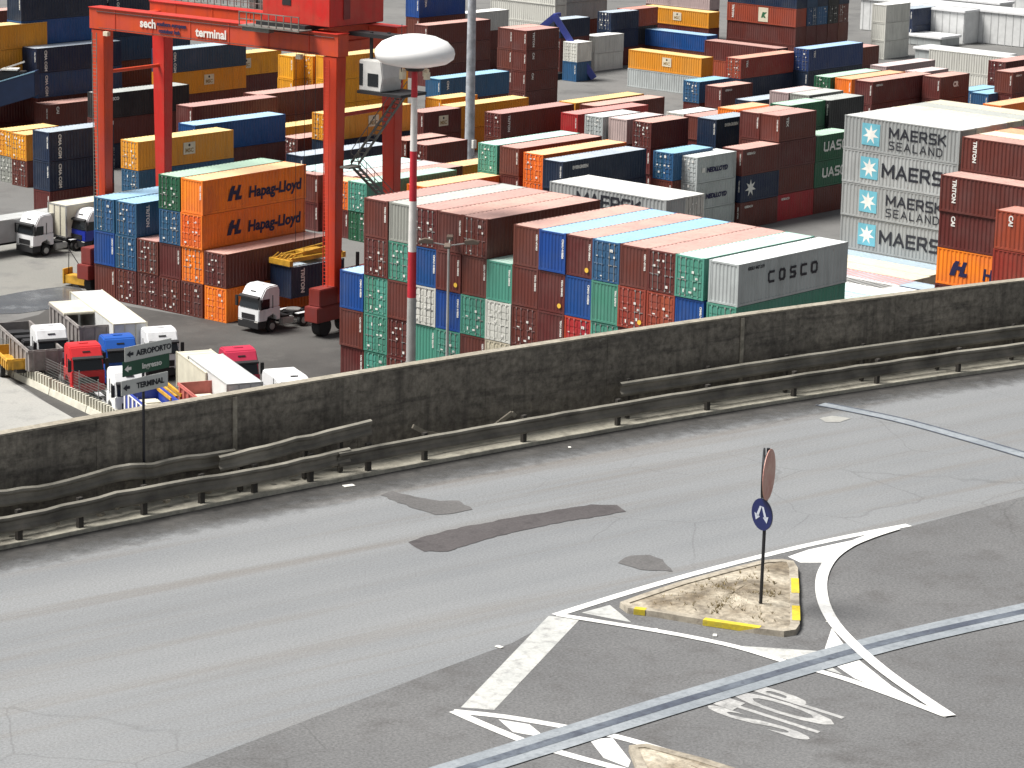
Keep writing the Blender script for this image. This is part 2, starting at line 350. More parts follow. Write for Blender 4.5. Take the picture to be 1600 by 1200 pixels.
PILES=[
(-146.45, 153.02, 0, 12.19, 2.4, 2.84, 'B b b', 'in the leftmost column of the big near block'),
(-144.04, 153.02, 0, 12.19, 2.4, 2.84, 'b b+ t+ t+ t+', 'in the second from left column of the big near block'),
(-141.62, 153.02, 0, 12.19, 2.4, 2.84, 'G t+ b b+ b+', 'in the third from left column of the big near block'),
(-139.21, 153.02, 0, 12.19, 2.4, 2.84, 'b+ B w+ t t+', 'in the fourth from left column of the big near block'),
(-136.8, 153.02, 0, 12.19, 2.4, 2.84, 'b b:st B t+ t', 'in the fifth from left column of the big near block'),
(-134.39, 153.02, 0, 12.19, 2.4, 2.84, 'b+ b t+ b b', 'in the sixth from left column of the big near block'),
(-131.98, 153.02, 0, 12.19, 2.4, 2.84, 't w+ c+ b+', 'in the seventh from left column of the big near block'),
(-129.56, 153.02, 0, 12.19, 2.4, 2.84, 'b b b+ b+ b', 'in the eighth from left column of the big near block'),
(-127.15, 153.02, 0, 12.19, 2.4, 2.84, 'B b:st b b+ b', 'in the ninth from left column of the big near block'),
(-124.74, 153.02, 0, 12.19, 2.4, 2.84, 'b:st B r+ b b+', 'in the tenth from left column of the big near block'),
(-122.33, 153.02, 0, 12.19, 2.4, 2.84, 'l+ t t+ b b', 'in the eleventh from left column of the big near block'),
(-119.92, 153.02, 0, 12.19, 2.4, 2.84, 'b R+:st b b+ b', 'in the twelfth from left column of the big near block'),
(-117.5, 153.02, 0, 12.19, 2.4, 2.84, 'b+ R+:st b b b+', 'in the thirteenth from left column of the big near block'),
(-115.09, 153.02, 0, 12.19, 2.4, 2.84, 't+ B t+ b b', 'in the second from right column of the big near block'),
(-112.36, 153.02, 0, 12.19, 2.44, 2.84, 'W:cosco t+ t b b', 'in the rightmost column of the big near block'),
(-182.76, 159.83, 3.0, 12.19, 2.44, 2.83, 'l+ B b', 'in the leftmost column of the block under the red crane'),
(-180.18, 159.96, 3.0, 12.19, 2.44, 2.83, 'l+:vt l+ b+', 'in the second column of the block under the red crane'),
(-177.6, 160.1, 3.0, 12.19, 2.44, 2.83, 'b+ b+', 'in the third column of the block under the red crane'),
(-175.03, 160.23, 3.0, 12.19, 2.44, 2.83, 'g+ l+ b b+', 'in the fourth column of the block under the red crane'),
(-172.45, 160.37, 3.0, 12.19, 2.44, 2.83, 'o:hl o+:hl o+ b+', 'in the fifth column of the block under the red crane'),
(-169.87, 160.5, 3.0, 12.19, 2.44, 2.83, 'b+ o+', 'in the rightmost column of the block under the red crane'),
(-139.06, 207.58, 88.4, 12.19, 2.44, 2.95, 'q:ms q:m q:ms q:m q', 'in the lettered grey stack at the right'),
(-139.1, 209.91, 88.4, 12.19, 2.44, 2.95, 'w w w w w', 'first row behind the lettered grey stack'),
(-139.1, 212.41, 88.4, 12.19, 2.44, 2.95, 'w t t t t', 'second row behind the lettered grey stack'),
(-139.1, 214.91, 88.4, 12.19, 2.44, 2.95, 'c t t t t', 'third row behind the lettered grey stack'),
(-139.1, 217.41, 88.4, 12.19, 2.44, 2.95, 'G w t t t', 'fourth row behind the lettered grey stack'),
(-139.1, 219.91, 88.4, 12.19, 2.44, 2.95, 'c w w w w', 'fifth row behind the lettered grey stack'),
(-125.88, 205.94, 88.4, 12.19, 2.44, 2.9, 'b:vt b b b b', 'in the front of the brown stack right of the lettered grey stack'),
(-125.91, 208.61, 88.4, 12.19, 2.44, 2.9, 'c b b b b', 'first row behind the brown stack at the right edge'),
(-125.91, 211.11, 88.4, 12.19, 2.44, 2.9, 'o b b b b', 'second row behind the brown stack at the right edge'),
(-125.91, 213.61, 88.4, 12.19, 2.44, 2.9, 'b b b b b', 'third row behind the brown stack at the right edge'),
(-116.36, 188.57, 88.4, 12.19, 2.44, 2.87, 'b:vt b:vt o:hv b:vt b', 'in the brown stack with one orange container at the right'),
(-104.73, 178.14, 88.4, 12.19, 2.44, 2.87, 'R:vt R:gr b b b', 'in the rightmost front stack above the concrete wall'),
(-138.74, 205.54, 88.4, 12.19, 2.44, 2.9, 'm', 'first pale roofed row in front of the lettered grey stack'),
(-138.54, 203.04, 88.4, 12.19, 2.44, 2.9, 'c', 'second pale roofed row in front of the lettered grey stack'),
(-138.34, 200.54, 88.4, 12.19, 2.44, 2.9, 'c', 'third pale roofed row in front of the lettered grey stack'),
(-138.14, 198.04, 88.4, 12.19, 2.44, 2.9, 'r', 'fourth pale roofed row in front of the lettered grey stack'),
(-137.94, 195.54, 88.4, 12.19, 2.44, 2.9, 'w', 'fifth pale roofed row in front of the lettered grey stack'),
(-134.38, 197.68, 88.4, 12.19, 2.44, 2.9, 'm', 'low pale row behind the wall left of the orange container'),
(-134.42, 195.01, 88.4, 12.19, 2.44, 2.9, 'w', 'first lowest pale row just behind the concrete wall'),
(-134.52, 192.51, 88.4, 12.19, 2.44, 2.9, 'T', 'second lowest pale row just behind the concrete wall'),
(-134.62, 190.01, 88.4, 12.19, 2.44, 2.9, 'T', 'third lowest pale row just behind the concrete wall'),
(-146.04, 176.52, 90.0, 12.19, 2.44, 2.85, 'q:m0 q q b', 'in the pale wide stack behind the big near block'),
(-146.05, 179.02, 90, 12.19, 2.44, 2.85, 'w+ G+ b b', 'in the second row of the pale wide stack behind the near block'),
(-252.97, 198.16, 0.0, 12.19, 2.44, 2.7, 'y y y b b', 'in the yellow stack at the far left edge'),
(-282.96, 219.0, 0.0, 12.19, 2.44, 2.75, 'b b b b', 'behind the yellow stack at the left edge'),
(-250.55, 206.93, 0.0, 12.19, 2.44, 2.75, 'n:vt m:vt b b', 'in the navy stack right of the yellow stack'),
(-253.13, 206.93, 0, 12.19, 2.44, 2.75, 'n B n n b b', 'in the tall blue stack behind the crane leg'),
(-253.13, 219.53, 0, 12.19, 2.44, 2.75, 'n:vt n m b b b', 'in the tall dark stack behind the crane beam'),
(-246.94, 205.56, 0.0, 12.19, 2.44, 2.65, 'b:vt b', 'in the low brown stack left of the crane'),
(-234.28, 202.5, 0.0, 12.19, 2.44, 2.7, 'k:cn b:vt n:vt', 'in the stack with a black container between the crane legs'),
(-244.2, 220.11, 0.0, 12.19, 2.44, 2.6, 'm:vt y:msc b b', 'in the slate and yellow stack behind the crane beam'),
(-251.87, 233.09, 0.0, 12.19, 2.44, 2.62, 'y:msc b b', 'in the yellow stack right of the slate one'),
(-222.43, 204.46, 0.0, 12.19, 2.44, 2.62, 'b b b', 'in the long brown stack behind the blue container'),
(-224.74, 216.1, 0.0, 12.19, 2.44, 2.62, 'b b b', 'in the long brown stack left of the front crane leg'),
(-210.58, 194.23, 0.0, 12.19, 2.44, 2.75, 'B b b', 'in the bright blue topped stack above the orange lettering'),
(-206.12, 182.99, 0.0, 12.19, 2.44, 2.75, 'y+:msc l+ b', "in the yellow topped stack behind the crane's second leg"),
(-214.54, 177.19, 0.0, 8, 2.44, 2.85, 'n:vt n:vt b', 'in the navy stack beside the left crane leg'),
(-230.94, 186.56, 0.0, 6.06, 2.44, 2.7, 'y+ b+', 'in the low stack behind the stored navy boom'),
(-233.86, 187.16, 0.0, 6.06, 2.44, 2.7, 'y+ G+', 'in the lowest stack at the left edge'),
(-231.59, 226.07, 0.0, 9, 2.44, 2.6, 'y y b b', 'in the yellow stack under the crane beam'),
(-230.22, 227.79, 0.0, 9, 2.44, 2.6, 'y+ y+ y b', 'in the second yellow stack under the crane beam'),
(-227.37, 229.47, 0.0, 12.19, 2.44, 2.65, 'y y:msc y b', 'in the yellow stack behind the front crane leg'),
(-207.5, 209.53, 0.0, 12.19, 2.44, 2.75, 'y+:msc n b', 'in the yellow lettered stack beside the front crane leg'),
(-218.78, 211.87, 0.0, 12.19, 2.44, 2.62, 'y b', 'in the low yellow stack behind the orange lettering'),
(-212.11, 206.44, 0.0, 6.06, 2.44, 2.62, 'b+ b', 'in the low maroon stack behind the orange lettering'),
(-202.87, 201.47, 0.0, 12.19, 2.44, 2.7, 'n n', 'in the navy stack left of the front crane leg'),
(-193.67, 192.91, 0.0, 9, 2.44, 2.7, 'b b', 'in the pink roofed stack behind the front crane leg'),
(-186.45, 193.81, 0.0, 12.19, 2.44, 2.8, 't+ g+', "in the green stack behind the crane's stairs"),
(-188.16, 196.42, 0, 12.19, 2.44, 2.75, 'b b', 'rightmost of the four flat roofed columns behind the striped pole'),
(-190.66, 196.22, 0, 12.19, 2.44, 2.75, 'p b', 'third of the four flat roofed columns behind the striped pole'),
(-193.16, 195.92, 0, 12.19, 2.44, 2.75, 'T b', 'second of the four flat roofed columns behind the striped pole'),
(-195.66, 195.52, 0, 12.19, 2.44, 2.75, 'T b', 'leftmost of the four flat roofed columns behind the striped pole'),
(-189.19, 194.11, 0.0, 12.19, 2.44, 2.7, 'o+ b', 'in the cream roofed stack beside the green one'),
(-264.27, 280.47, 0.0, 9, 2.44, 2.7, 'B:vb b b b', 'in the blue stack at the top beside the crane'),
(-258.31, 277.43, 0.0, 12.19, 2.44, 2.65, 'b b b', 'in the brown stack behind the white lamp dome'),
(-265.02, 288.48, 0.0, 12.19, 2.44, 2.65, 'w b b', 'in the cream roofed stack behind the grey mast'),
(-234.43, 266.79, 0.0, 6.06, 2.44, 2.5, 'b:vt b:vt b:vt b', 'in the right column of the brown stack beside the ramp'),
(-236.89, 266.95, 0.0, 6.06, 2.44, 2.5, 'b b b b+', 'in the left column of the brown stack beside the ramp'),
(-233.97, 254.08, 0.0, 12.19, 2.44, 2.7, 'l:vb b', 'in the mid blue stack below the white lamp dome'),
(-223.12, 239.72, 0.0, 6.06, 2.44, 2.6, 'y y', 'in the yellow stack right of the striped pole'),
(-217.85, 239.47, 0.0, 12.19, 2.44, 2.6, 'y y', 'in the yellow stack behind the grey mast'),
(-216.54, 229.87, 0.0, 6.06, 2.44, 2.65, 'b:msc b', 'in the maroon stack between pole and mast'),
(-200.24, 213.23, 0.0, 6.06, 2.44, 2.65, 'b+ b', 'in the dark brown stack right of the striped pole'),
(-203.62, 213.85, 0.0, 6.06, 2.44, 2.65, 'b b', 'in the small stack behind the striped pole'),
(-209.95, 238.25, 0.0, 12.19, 2.44, 2.7, 'b+:vt b', 'in the long brown stack right of the grey mast'),
(-180.65, 208.38, 0.0, 12.19, 2.44, 2.7, 'b b b', 'in the pink roofed stack left of the orange container'),
(-183.37, 208.23, 0.0, 12.19, 2.44, 2.7, 't+ t t', 'in the teal stack behind the pink roofed one'),
(-176.6, 207.17, 0.0, 12.19, 2.44, 2.7, 'o+ o+ b+', 'in the orange stack behind the pale wide stack'),
(-172.64, 205.44, 0.0, 12.19, 2.44, 2.7, 'n:ev n n', 'in the long navy stack behind the pale wide stack'),
(-189.15, 205.8, 0.0, 12.19, 2.44, 2.62, 'o b', 'in the cream roofed stack behind the near block'),
(-183.15, 198.15, 0.0, 12.19, 2.44, 2.62, 'o b', 'in the orange roofed stack just behind the near block'),
(-204.65, 244.93, 0.0, 12.19, 2.44, 2.65, 'r b', 'in the red stack at the centre'),
(-208.05, 252.1, 0.0, 12.19, 2.44, 2.6, 'b b', 'in the brown stack behind the red one'),
(-211.28, 252.22, 0.0, 12.19, 2.44, 2.6, 'y b', 'in the yellow roofed stack behind the red one'),
(-190.36, 229.06, 0.0, 6.06, 2.44, 2.6, 'W+ b b', 'in the first short stack right of the red one'),
(-187.55, 229.59, 0.0, 6.06, 2.44, 2.6, 'p b b', 'in the pinkish stack right of the grey one'),
(-183.82, 228.95, 0.0, 6.06, 2.44, 2.65, 'b+ b b', 'in the short brown stack at the centre'),
(-179.61, 234.27, 0.0, 6.06, 2.44, 2.75, 'n:ev n b', 'in the short navy stack at the centre right'),
(-169.67, 214.86, 0.0, 6.06, 2.44, 2.65, 'l+ b b', 'in the blue stack beside the pale lettered one'),
(-167.87, 216.31, 0.0, 6.06, 2.44, 2.55, 'W+:pn W+:pn W+', 'in the short pale lettered stack'),
(-167.39, 222.62, 0.0, 6.06, 2.44, 2.6, 'b:sm n:st2 b:sm', 'in the short brown stack right of the pale lettered one'),
(-167.63, 228.81, 0.0, 6.06, 2.44, 2.62, 'b:vt2 b b r:sm', 'in the tall maroon stack at the centre right'),
(-170.02, 228.67, 0.0, 6.06, 2.44, 2.62, 'b b b b', 'in the column left of the tall maroon stack'),
(-167.62, 235.02, 0.0, 6.06, 2.44, 2.62, 'g:ua g:ua b', 'in the green stack beside the lettered grey stack'),
(-171.73, 235.91, 0.0, 6.06, 2.44, 2.6, 'g:vt g b b', 'in the dark green stack behind the tall maroon one'),
(-171.36, 242.17, 0.0, 6.06, 2.44, 2.6, 'k k g b', 'in the black stack left of the lettered grey stack'),
(-175.04, 243.68, 0.0, 6.06, 2.44, 2.6, 'G b b b', 'in the grey roofed stack behind the black one'),
(-177.6, 243.61, 0.0, 6.06, 2.44, 2.6, 'p n b b', 'in the pinkish roofed stack behind the green one'),
(-187.64, 250.98, 0.0, 6.06, 2.44, 2.6, 'n b b', 'in the lilac roofed navy stack'),
(-184.9, 244.37, 0.0, 6.06, 2.44, 2.6, 'o b b', 'in the first orange roofed stack behind the navy one'),
(-182.4, 244.42, 0.0, 6.06, 2.44, 2.6, 'o b b', 'in the second orange roofed stack behind the navy one'),
(-195.01, 251.46, 0.0, 6.06, 2.44, 2.6, 'b b', 'in the low pink roofed stack beside the navy one'),
(-197.85, 251.88, 0.0, 6.06, 2.44, 2.6, 'w b', 'in the low white roofed stack at the centre'),
(-213.67, 274.77, 0.0, 6.06, 2.44, 2.6, 'l+ b', 'in the light blue door stack right of the grey wall'),
(-209.05, 273.19, 0.0, 6.06, 2.44, 2.6, 'b:sm b', 'in the short maroon stack beside the light blue door'),
(-224.37, 299.95, 0.0, 12.19, 2.44, 2.6, 'R+:vt n', 'in the long red brown stack at the upper right'),
(-222.0, 311.3, 0.0, 12.19, 2.44, 2.9, 'B2+:vt n', 'in the long blue stack at the upper right'),
(-246.46, 330.13, 90.0, 12.19, 2.44, 2.6, 'n R:sq b b', 'in the front of the tall dark stack at the top right'),
(-246.46, 332.68, 90, 12.19, 2.44, 2.6, 'm m+ b b', 'second row of the tall dark stack at the top right'),
(-246.46, 335.23, 90, 12.19, 2.44, 2.6, 'n l+ b b', 'third row of the tall dark stack at the top right'),
(-246.46, 337.78, 90, 12.19, 2.44, 2.6, 'k k+ b b', 'fourth row of the tall dark stack at the top right'),
(-246.46, 340.33, 90, 12.19, 2.44, 2.6, 'n b+ b b', 'fifth row of the tall dark stack at the top right'),
(-234.02, 309.11, 90.0, 12.19, 2.44, 2.5, 'b R', 'in the grey roofed maroon stack below the tall dark one'),
(-257.11, 323.91, 90.0, 12.19, 2.44, 2.25, 'y:msc b b', 'in the upper yellow stack at the top right'),
(-251.29, 316.05, 90.0, 12.19, 2.44, 2.3, 'B:wb b', 'in the bright blue stack between two yellow ones'),
(-234.42, 293.48, 90.0, 12.19, 2.44, 2.45, 'y:msc W', 'in the lower yellow stack above the grey wall'),
(-236.74, 346.92, 0.0, 6.06, 2.44, 2.6, 'w w w', 'in the pale grey stack at the top right'),
(-254.44, 303.53, 0.0, 6.06, 2.44, 2.4, 'w w', 'in the cream stack behind the ramp'),
(-248.91, 291.78, 0.0, 2.99, 2.44, 2.6, 'w+ l', 'in the narrow white and blue stack beside the brown one'),
(-254.79, 296.64, 0.0, 6.06, 2.44, 2.5, 'n b b', 'in the navy stack beside the ramp'),
(-256.28, 308.99, 0.0, 6.06, 2.44, 2.5, 'n+ n b', 'in the dark slate stack at the top centre'),
(-257.31, 314.39, 0.0, 6.06, 2.44, 2.5, 'R+ k b', 'in the red stack at the top centre'),
(-269.96, 305.49, 90.0, 12.19, 2.44, 2.6, 'w w w w', 'in the big white stack at the top centre'),
(-266.6, 311.29, 0.0, 12.19, 2.44, 2.6, 'W W b b', 'in the ribbed grey stack at the top centre'),
(-271.78, 342.76, 90.0, 12.19, 2.44, 2.3, 'p b b', 'in the lilac stack behind the upper yellow one'),
(-245.52, 366.88, 0.0, 6.06, 2.44, 2.6, 'n n:pn', 'in the dark blue stack left of the yard van'),
(-222.68, 319.13, 0.0, 6.06, 2.44, 2.5, 'b b', 'in the small maroon stack behind the long blue one'),
(-205.96, 293.3, 0.0, 11, 2.44, 2.6, 'g+ b', 'in the green stack left of the orange one'),
(-203.21, 294.11, 0.0, 11.5, 2.44, 2.6, 'o b', 'in the orange ended stack at the right'),
(-188.6, 277.67, 0.0, 12.19, 2.44, 2.6, 'b:sm b b', 'in the long dark brown stack at the right'),
(-185.51, 283.9, 0.0, 6.06, 2.44, 2.62, 'b:gr b b', 'in the brown stack right of the long dark one'),
(-201.57, 304.0, 0.0, 6.06, 2.44, 2.6, 'p b', 'in the pink roofed stack behind the long dark one'),
(-207.75, 307.76, 0.0, 11, 2.44, 2.6, 'p b', 'in the rear pink roofed stack at the right'),
(-177.5, 287.6, 0.0, 12.19, 2.44, 2.7, 'o b', 'in the cream roofed stack at the right edge'),
(-182.88, 298.27, 0.0, 12.19, 2.44, 2.6, 'b:sm b b', 'in the maroon stack at the right edge'),
(-188.87, 306.15, 0.0, 12.19, 2.44, 2.6, 'b+ b b', 'behind the maroon stack at the right edge'),
(-184.77, 293.18, 0.0, 6.06, 2.44, 2.6, 'l b', 'in the light blue roofed stack at the right'),
(-187.61, 294.11, 0.0, 6.06, 2.44, 2.6, 'l b', 'in the second light blue roofed stack at the right'),
(-206.91, 322.73, 90.0, 12.19, 2.44, 2.7, 'w w', 'in the white stack behind the brown ones at the right'),
]
for p_ in PILES: pile(*p_)
if _st:
    ms=list({m.name:m for _,_,m in _st}.values()); vs=[];fs=[];mi=[]
    for me,M,mt in _st:
        n=len(vs); vs+=[tuple(M@v.co) for v in me.vertices]; k=ms.index(mt)
        for p in me.polygons: fs.append(tuple(n+i for i in p.vertices)); mi.append(k)
    me=bpy.data.meshes.new('stacked_containers'); me.from_pydata(vs,[],fs); me.polygons.foreach_set('material_index',mi)
    tag(link('stacked_containers',me,ms),'mass of further containers mostly hidden inside and under the stacks','shipping containers',kind='stuff')
D={'curve': [4.245741357181703e-05, -0.0025064219552602875, 0.13649311448777476, -44.909584063348994], 'road_angle': -0.18392943586048918, 'oily': [(-186.681, 154.597), (-182.132, 152.525), (-170.085, 154.482), (-167.381, 168.677), (-144.281, 149.509), (-131.324, 136.156), (-144.39, 122.419), (-159.178, 127.832), (-171.694, 132.412), (-179.819, 136.855), (-181.0, 145.507)], 'yard_lane': [(-211.573, 151.319), (-209.658, 164.21), (-209.647, 174.118), (-188.282, 157.703), (-186.96, 150.336), (-192.436, 137.464)], 'access_road': [(-177.232, 126.456), (-174.059, 132.424), (-166.556, 130.186), (-158.877, 127.588), (-149.827, 124.752), (-138.896, 121.02), (-120.828, 105.207), (-132.02, 93.723)], 'wet': [(-188.877, 145.139), (-189.125, 150.715), (-188.324, 155.613), (-184.679, 153.623), (-181.931, 148.942), (-182.431, 144.68), (-184.473, 141.722)], 'junction': [(-30.741, 25.987), (-30.942, 29.281), (-31.173, 33.306), (-31.252, 35.312), (-31.6, 36.92), (-31.599, 38.834), (-31.423, 40.863), (-31.151, 43.089), (-30.844, 44.762), (-30.529, 46.234), (-30.131, 49.882), (-27.903, 63.052), (-23.841, 82.111), (-1.472, 41.621), (-27.07, 19.007), (-30.961, 24.03)], 'patch1': [(-36.673, 38.372), (-36.719, 38.633), (-36.708, 39.523), (-36.466, 40.932), (-36.212, 41.988), (-35.936, 42.948), (-35.545, 43.286), (-35.146, 43.028), (-35.318, 42.319), (-35.58, 41.266), (-35.747, 39.949), (-35.736, 38.486), (-36.075, 38.137)], 'patch2': [(-39.388, 40.386), (-39.409, 40.781), (-38.793, 40.798), (-38.237, 40.965), (-38.012, 41.198), (-37.374, 40.982), (-37.433, 40.389), (-37.654, 40.16), (-38.392, 40.194)], 'patch3': [(-33.013, 40.218), (-33.119, 40.761), (-32.89, 41.057), (-32.535, 41.005), (-31.943, 40.559), (-32.372, 40.234)], 'patch4': [(-36.996, 52.178), (-36.936, 52.59), (-36.49, 52.715), (-36.462, 52.228), (-36.684, 51.993)], 'joints': [38.43, 52.11], 'joints2': [35.17, 41.53, 44.9, 48.25, 56.7], 'ybreak': 40.79, 'posts': [31.75, 33.0, 34.36, 35.83, 37.19, 38.47, 39.86, 41.33, 42.8, 45.46, 48.08, 50.65, 53.2, 55.7, 58.19, 60.63], 'yup': 48.34, 'yl1': 36.07, 'yl2': 37.68, 'yl3': 41.47, 'bent': [(-40.79, 42.769, 34.769), (-40.739, 43.1, 34.58), (-40.658, 43.611, 34.434), (-40.546, 44.303, 34.346), (-40.446, 44.904, 34.429), (-40.358, 45.426, 34.684), (-40.341, 45.526, 34.598)], 'rubble': [(-42.17, 32.58, 0.09), (-42.04, 33.06, 0.076), (-42.17, 33.54, 0.103), (-41.88, 34.02, 0.055), (-41.8, 34.52, 0.071), (-41.74, 35.01, 0.072), (-41.87, 35.52, 0.059), (-41.81, 36.02, 0.081), (-41.55, 36.54, 0.079), (-41.56, 37.05, 0.069), (-41.5, 37.57, 0.089), (-41.48, 38.1, 0.051), (-41.44, 38.63, 0.095), (-41.3, 39.17, 0.056), (-41.25, 39.71, 0.106), (-41.35, 40.26, 0.087), (-41.25, 40.82, 0.099), (-41.01, 41.37, 0.046)], 'lineA': [(-31.727, 36.998), (-31.673, 38.923), (-31.523, 40.991), (-31.253, 43.227), (-30.947, 44.907), (-30.589, 46.367)], 'lineB': [(-30.612, 45.955), (-30.632, 45.107), (-30.557, 44.251), (-30.266, 43.28), (-29.685, 42.189), (-28.861, 41.091), (-27.956, 40.169), (-26.977, 39.41), (-25.866, 38.676), (-24.826, 38.095), (-23.802, 37.569)], 'lineC': [(-31.696, 37.03), (-30.667, 37.357), (-29.494, 37.692), (-28.381, 37.887), (-27.27, 37.863), (-26.078, 37.865), (-24.961, 37.738), (-23.817, 37.555)], 'lineD': [(-29.627, 32.089), (-28.854, 32.488), (-27.916, 32.809), (-27.064, 33.053), (-25.962, 33.124), (-24.605, 33.14), (-22.902, 33.087)], 'lineE': [(-29.627, 32.089), (-28.794, 31.967), (-27.762, 31.872), (-26.888, 31.924), (-25.948, 32.023), (-24.485, 32.046)], 'fill1': [(-31.041, 42.84), (-31.045, 43.564), (-30.665, 45.199), (-30.632, 44.358), (-30.212, 43.039), (-30.57, 42.671)], 'fill2': [(-31.568, 37.37), (-31.486, 38.247), (-30.436, 37.644), (-30.932, 37.498)], 'fill3': [(-28.574, 37.885), (-27.285, 38.804), (-26.887, 38.44), (-26.191, 38.024), (-27.271, 37.956)], 'fill4': [(-27.245, 38.748), (-27.882, 39.989), (-26.777, 39.127), (-25.286, 38.211), (-24.083, 37.585), (-26.002, 37.941), (-26.828, 38.358)], 'fill5': [(-28.964, 32.335), (-28.356, 32.572), (-27.681, 32.232), (-28.317, 31.997)], 'fill6': [(-27.368, 32.667), (-27.031, 33.045), (-26.141, 32.44), (-25.948, 32.099), (-26.588, 32.147)], 'stopbar': [(-31.791, 36.881), (-31.282, 37.141), (-29.204, 32.599), (-29.662, 32.308)], 'stop': [(-24.781, 34.981), (-25.004, 36.572), (-26.866, 35.039)], 'jointA': [(-27.903, 28.745), (-27.603, 31.992), (-27.251, 35.561), (-26.797, 39.251), (-26.373, 41.372), (-25.927, 43.177), (-25.311, 45.712), (-22.785, 55.043), (-19.138, 67.146)], 'jointB': [(-37.762, 53.308), (-35.709, 53.367), (-33.808, 53.099), (-31.928, 52.748), (-30.078, 52.321), (-23.428, 50.678), (-17.689, 48.84)], 'island': [(-31.219, 38.157), (-31.249, 38.77), (-31.245, 39.875), (-31.133, 41.068), (-31.002, 42.077), (-30.78, 42.423), (-30.552, 42.48), (-30.223, 42.176), (-29.148, 40.756), (-28.191, 39.474), (-28.047, 39.166), (-28.133, 38.928), (-28.494, 38.761), (-29.514, 38.433), (-30.344, 38.206), (-30.908, 37.998)], 'yell': [((-30.781, 38.022), (-30.59, 38.112)), ((-29.53, 38.417), (-28.547, 38.757)), ((-29.811, 41.626), (-29.267, 40.907)), ((-28.808, 40.3), (-28.298, 39.62))], 'island2': [(-26.482, 32.694), (-26.339, 32.956), (-25.31, 33.091), (-24.094, 33.099), (-23.22, 32.879), (-24.142, 31.606), (-25.545, 31.835)], 'litter': [(-31.246, 34.978, 0.07), (-29.971, 37.608, 0.07), (-29.024, 38.121, 0.06), (-28.063, 40.163, 0.05), (-40.318, 40.397, 0.12), (-39.206, 46.046, 0.05)], 'sign': (-29.321, 39.82), 'guide': (-41.915, 36.272), 'gz': [3.229, 2.946, 2.572], 'guide_ang': 1.6013300358777285, 'lamp': (-138.162, 144.582), 'mast': (-208.77, 227.195), 'ylamp': (-135.115, 145.081), 'crane': (-159.981, 158.352), 'crane_rz': 5.0, 'span': 25.3, 'wb': 7.2, 'held': (-166.94, 162.28, 1.75), 'rsz2': 0, 'trucks': [(-164.64, 153.56, -90, 'white', 'white tractor truck without trailer parked before the orange containers', {}), (-201.31, 160.48, -90, 'white', 'white tractor truck beside the long grey canvas trailer at the left', {}), (-200.1, 165.45, -90, 'white', 'white topped truck with a blue front beside the left crane leg', {'lower': 'dblue'}), (-162.71, 132.14, -25, 'white', 'white truck cab facing the camera behind the fence at the lower left', {}), (-156.49, 130.25, -25, 'red', 'bright red truck cab between white and blue ones behind the fence', {}), (-156.87, 133.78, -25, 'blue', 'blue roofed truck cab right of the bright red one', {}), (-156.71, 137.68, -25, 'white', 'white truck cab with dark windscreen behind the direction sign', {}), (-148.55, 127.53, -25, 'white', 'white truck cab just left of the direction sign panels', {}), (-139.45, 123.24, -25, 'white', 'white truck cab nearest to the wall under the direction sign', {'roof': 'low'}), (-147.87, 137.43, -25, 'pink', 'crimson truck cab with a white roof box in the lower yard', {}), (-140.77, 135.84, -25, 'white', 'white van like truck right of the crimson one above the wall', {'roof': 'low', 'chassis': False, 'sleeper': 4.2})], 'trailers': [('box', [-159.6, 136.9, -25, 'TP', 'long white box trailer in the lower left yard'], {'h': 4.0, 'roofmat': 'TC'}),
 ('open', [-161.86, 135.5, -25, 'TST', 'dusty grey tipper trailer with rolled cream tarpaulin beside the white box trailer'], {'h': 3.7, 'L': 9, 'cover': 'TC'}),
 ('box', [-140.22, 130.4, -25, 'TP', 'grey topped cream box trailer in front of the crimson truck'], {'h': 3.9, 'L': 9, 'roofmat': 'TG'}),
 ('box', [-144.34, 132.21, -25, 'TC', 'cream roofed trailer between the direction sign and the crimson truck'], {'h': 3.7, 'L': 7, 'roofmat': 'TC'}),
 ('open', [-137.19, 126.38, -25, 'TRD', 'faded red open trailer with cream load right above the wall'], {'h': 3.4, 'L': 8, 'load': 'TC'}),
 ('open', [-140.19, 124.01, -25, 'TBL', 'blue open trailer with white ribs below the direction sign'], {'h': 2.9, 'L': 8, 'rib': 'TXW', 'load': 'TC'}),
 ('box', [-203.87, 153.8, -90, 'TG', 'long grey canvas trailer behind the white truck at the left edge'], {'h': 3.2, 'L': 13}),
 ('open', [-161.49, 130.44, -25, 'TST', 'dark loaded flatbed trailer at the lower left edge'], {'h': 2.7, 'L': 10, 'load': 'DARK'}),
 ('open', [-162.98, 129.66, -25, 'SPY', 'low yellow steel skip beside the fence at the left edge'], {'h': 1.9, 'L': 5}),
 ('box', [-202.06, 164.81, -90, 'TC', 'cream box trailer standing behind the left white truck'], {'h': 4.1, 'L': 12})], 'beams': [(-143.875, 127.016, 2.7, -25), (-144.047, 127.633, 2.7, -25), (-144.221, 128.254, 2.7, -25)], 'barrier': (-170.77587370176929, 131.9458197381912, -14.001063910632357), 'van': (-249.629, 381.542), 'ramp_top': (-251.68, 290.1, 8.5), 'ramp_bot': (-247.095, 293.214, 0.0), 'boom': (-246.93, 198.912), 'forks': (-185.775, 155.592), 'sheds': [(-230.196, 372.845, (30, 6, 5)), (-256.475, 390.033, (9, 3, 3)), (-238.375, 368.886, (11, 4, 5)), (-214.744, 341.625, (14, 4, 2.6)), (-252.137, 407.835, (18, 8, 4)), (-238.229, 362.637, (10, 5, 1.5)), (-249.546, 396.097, (12, 4, 3.5))]}
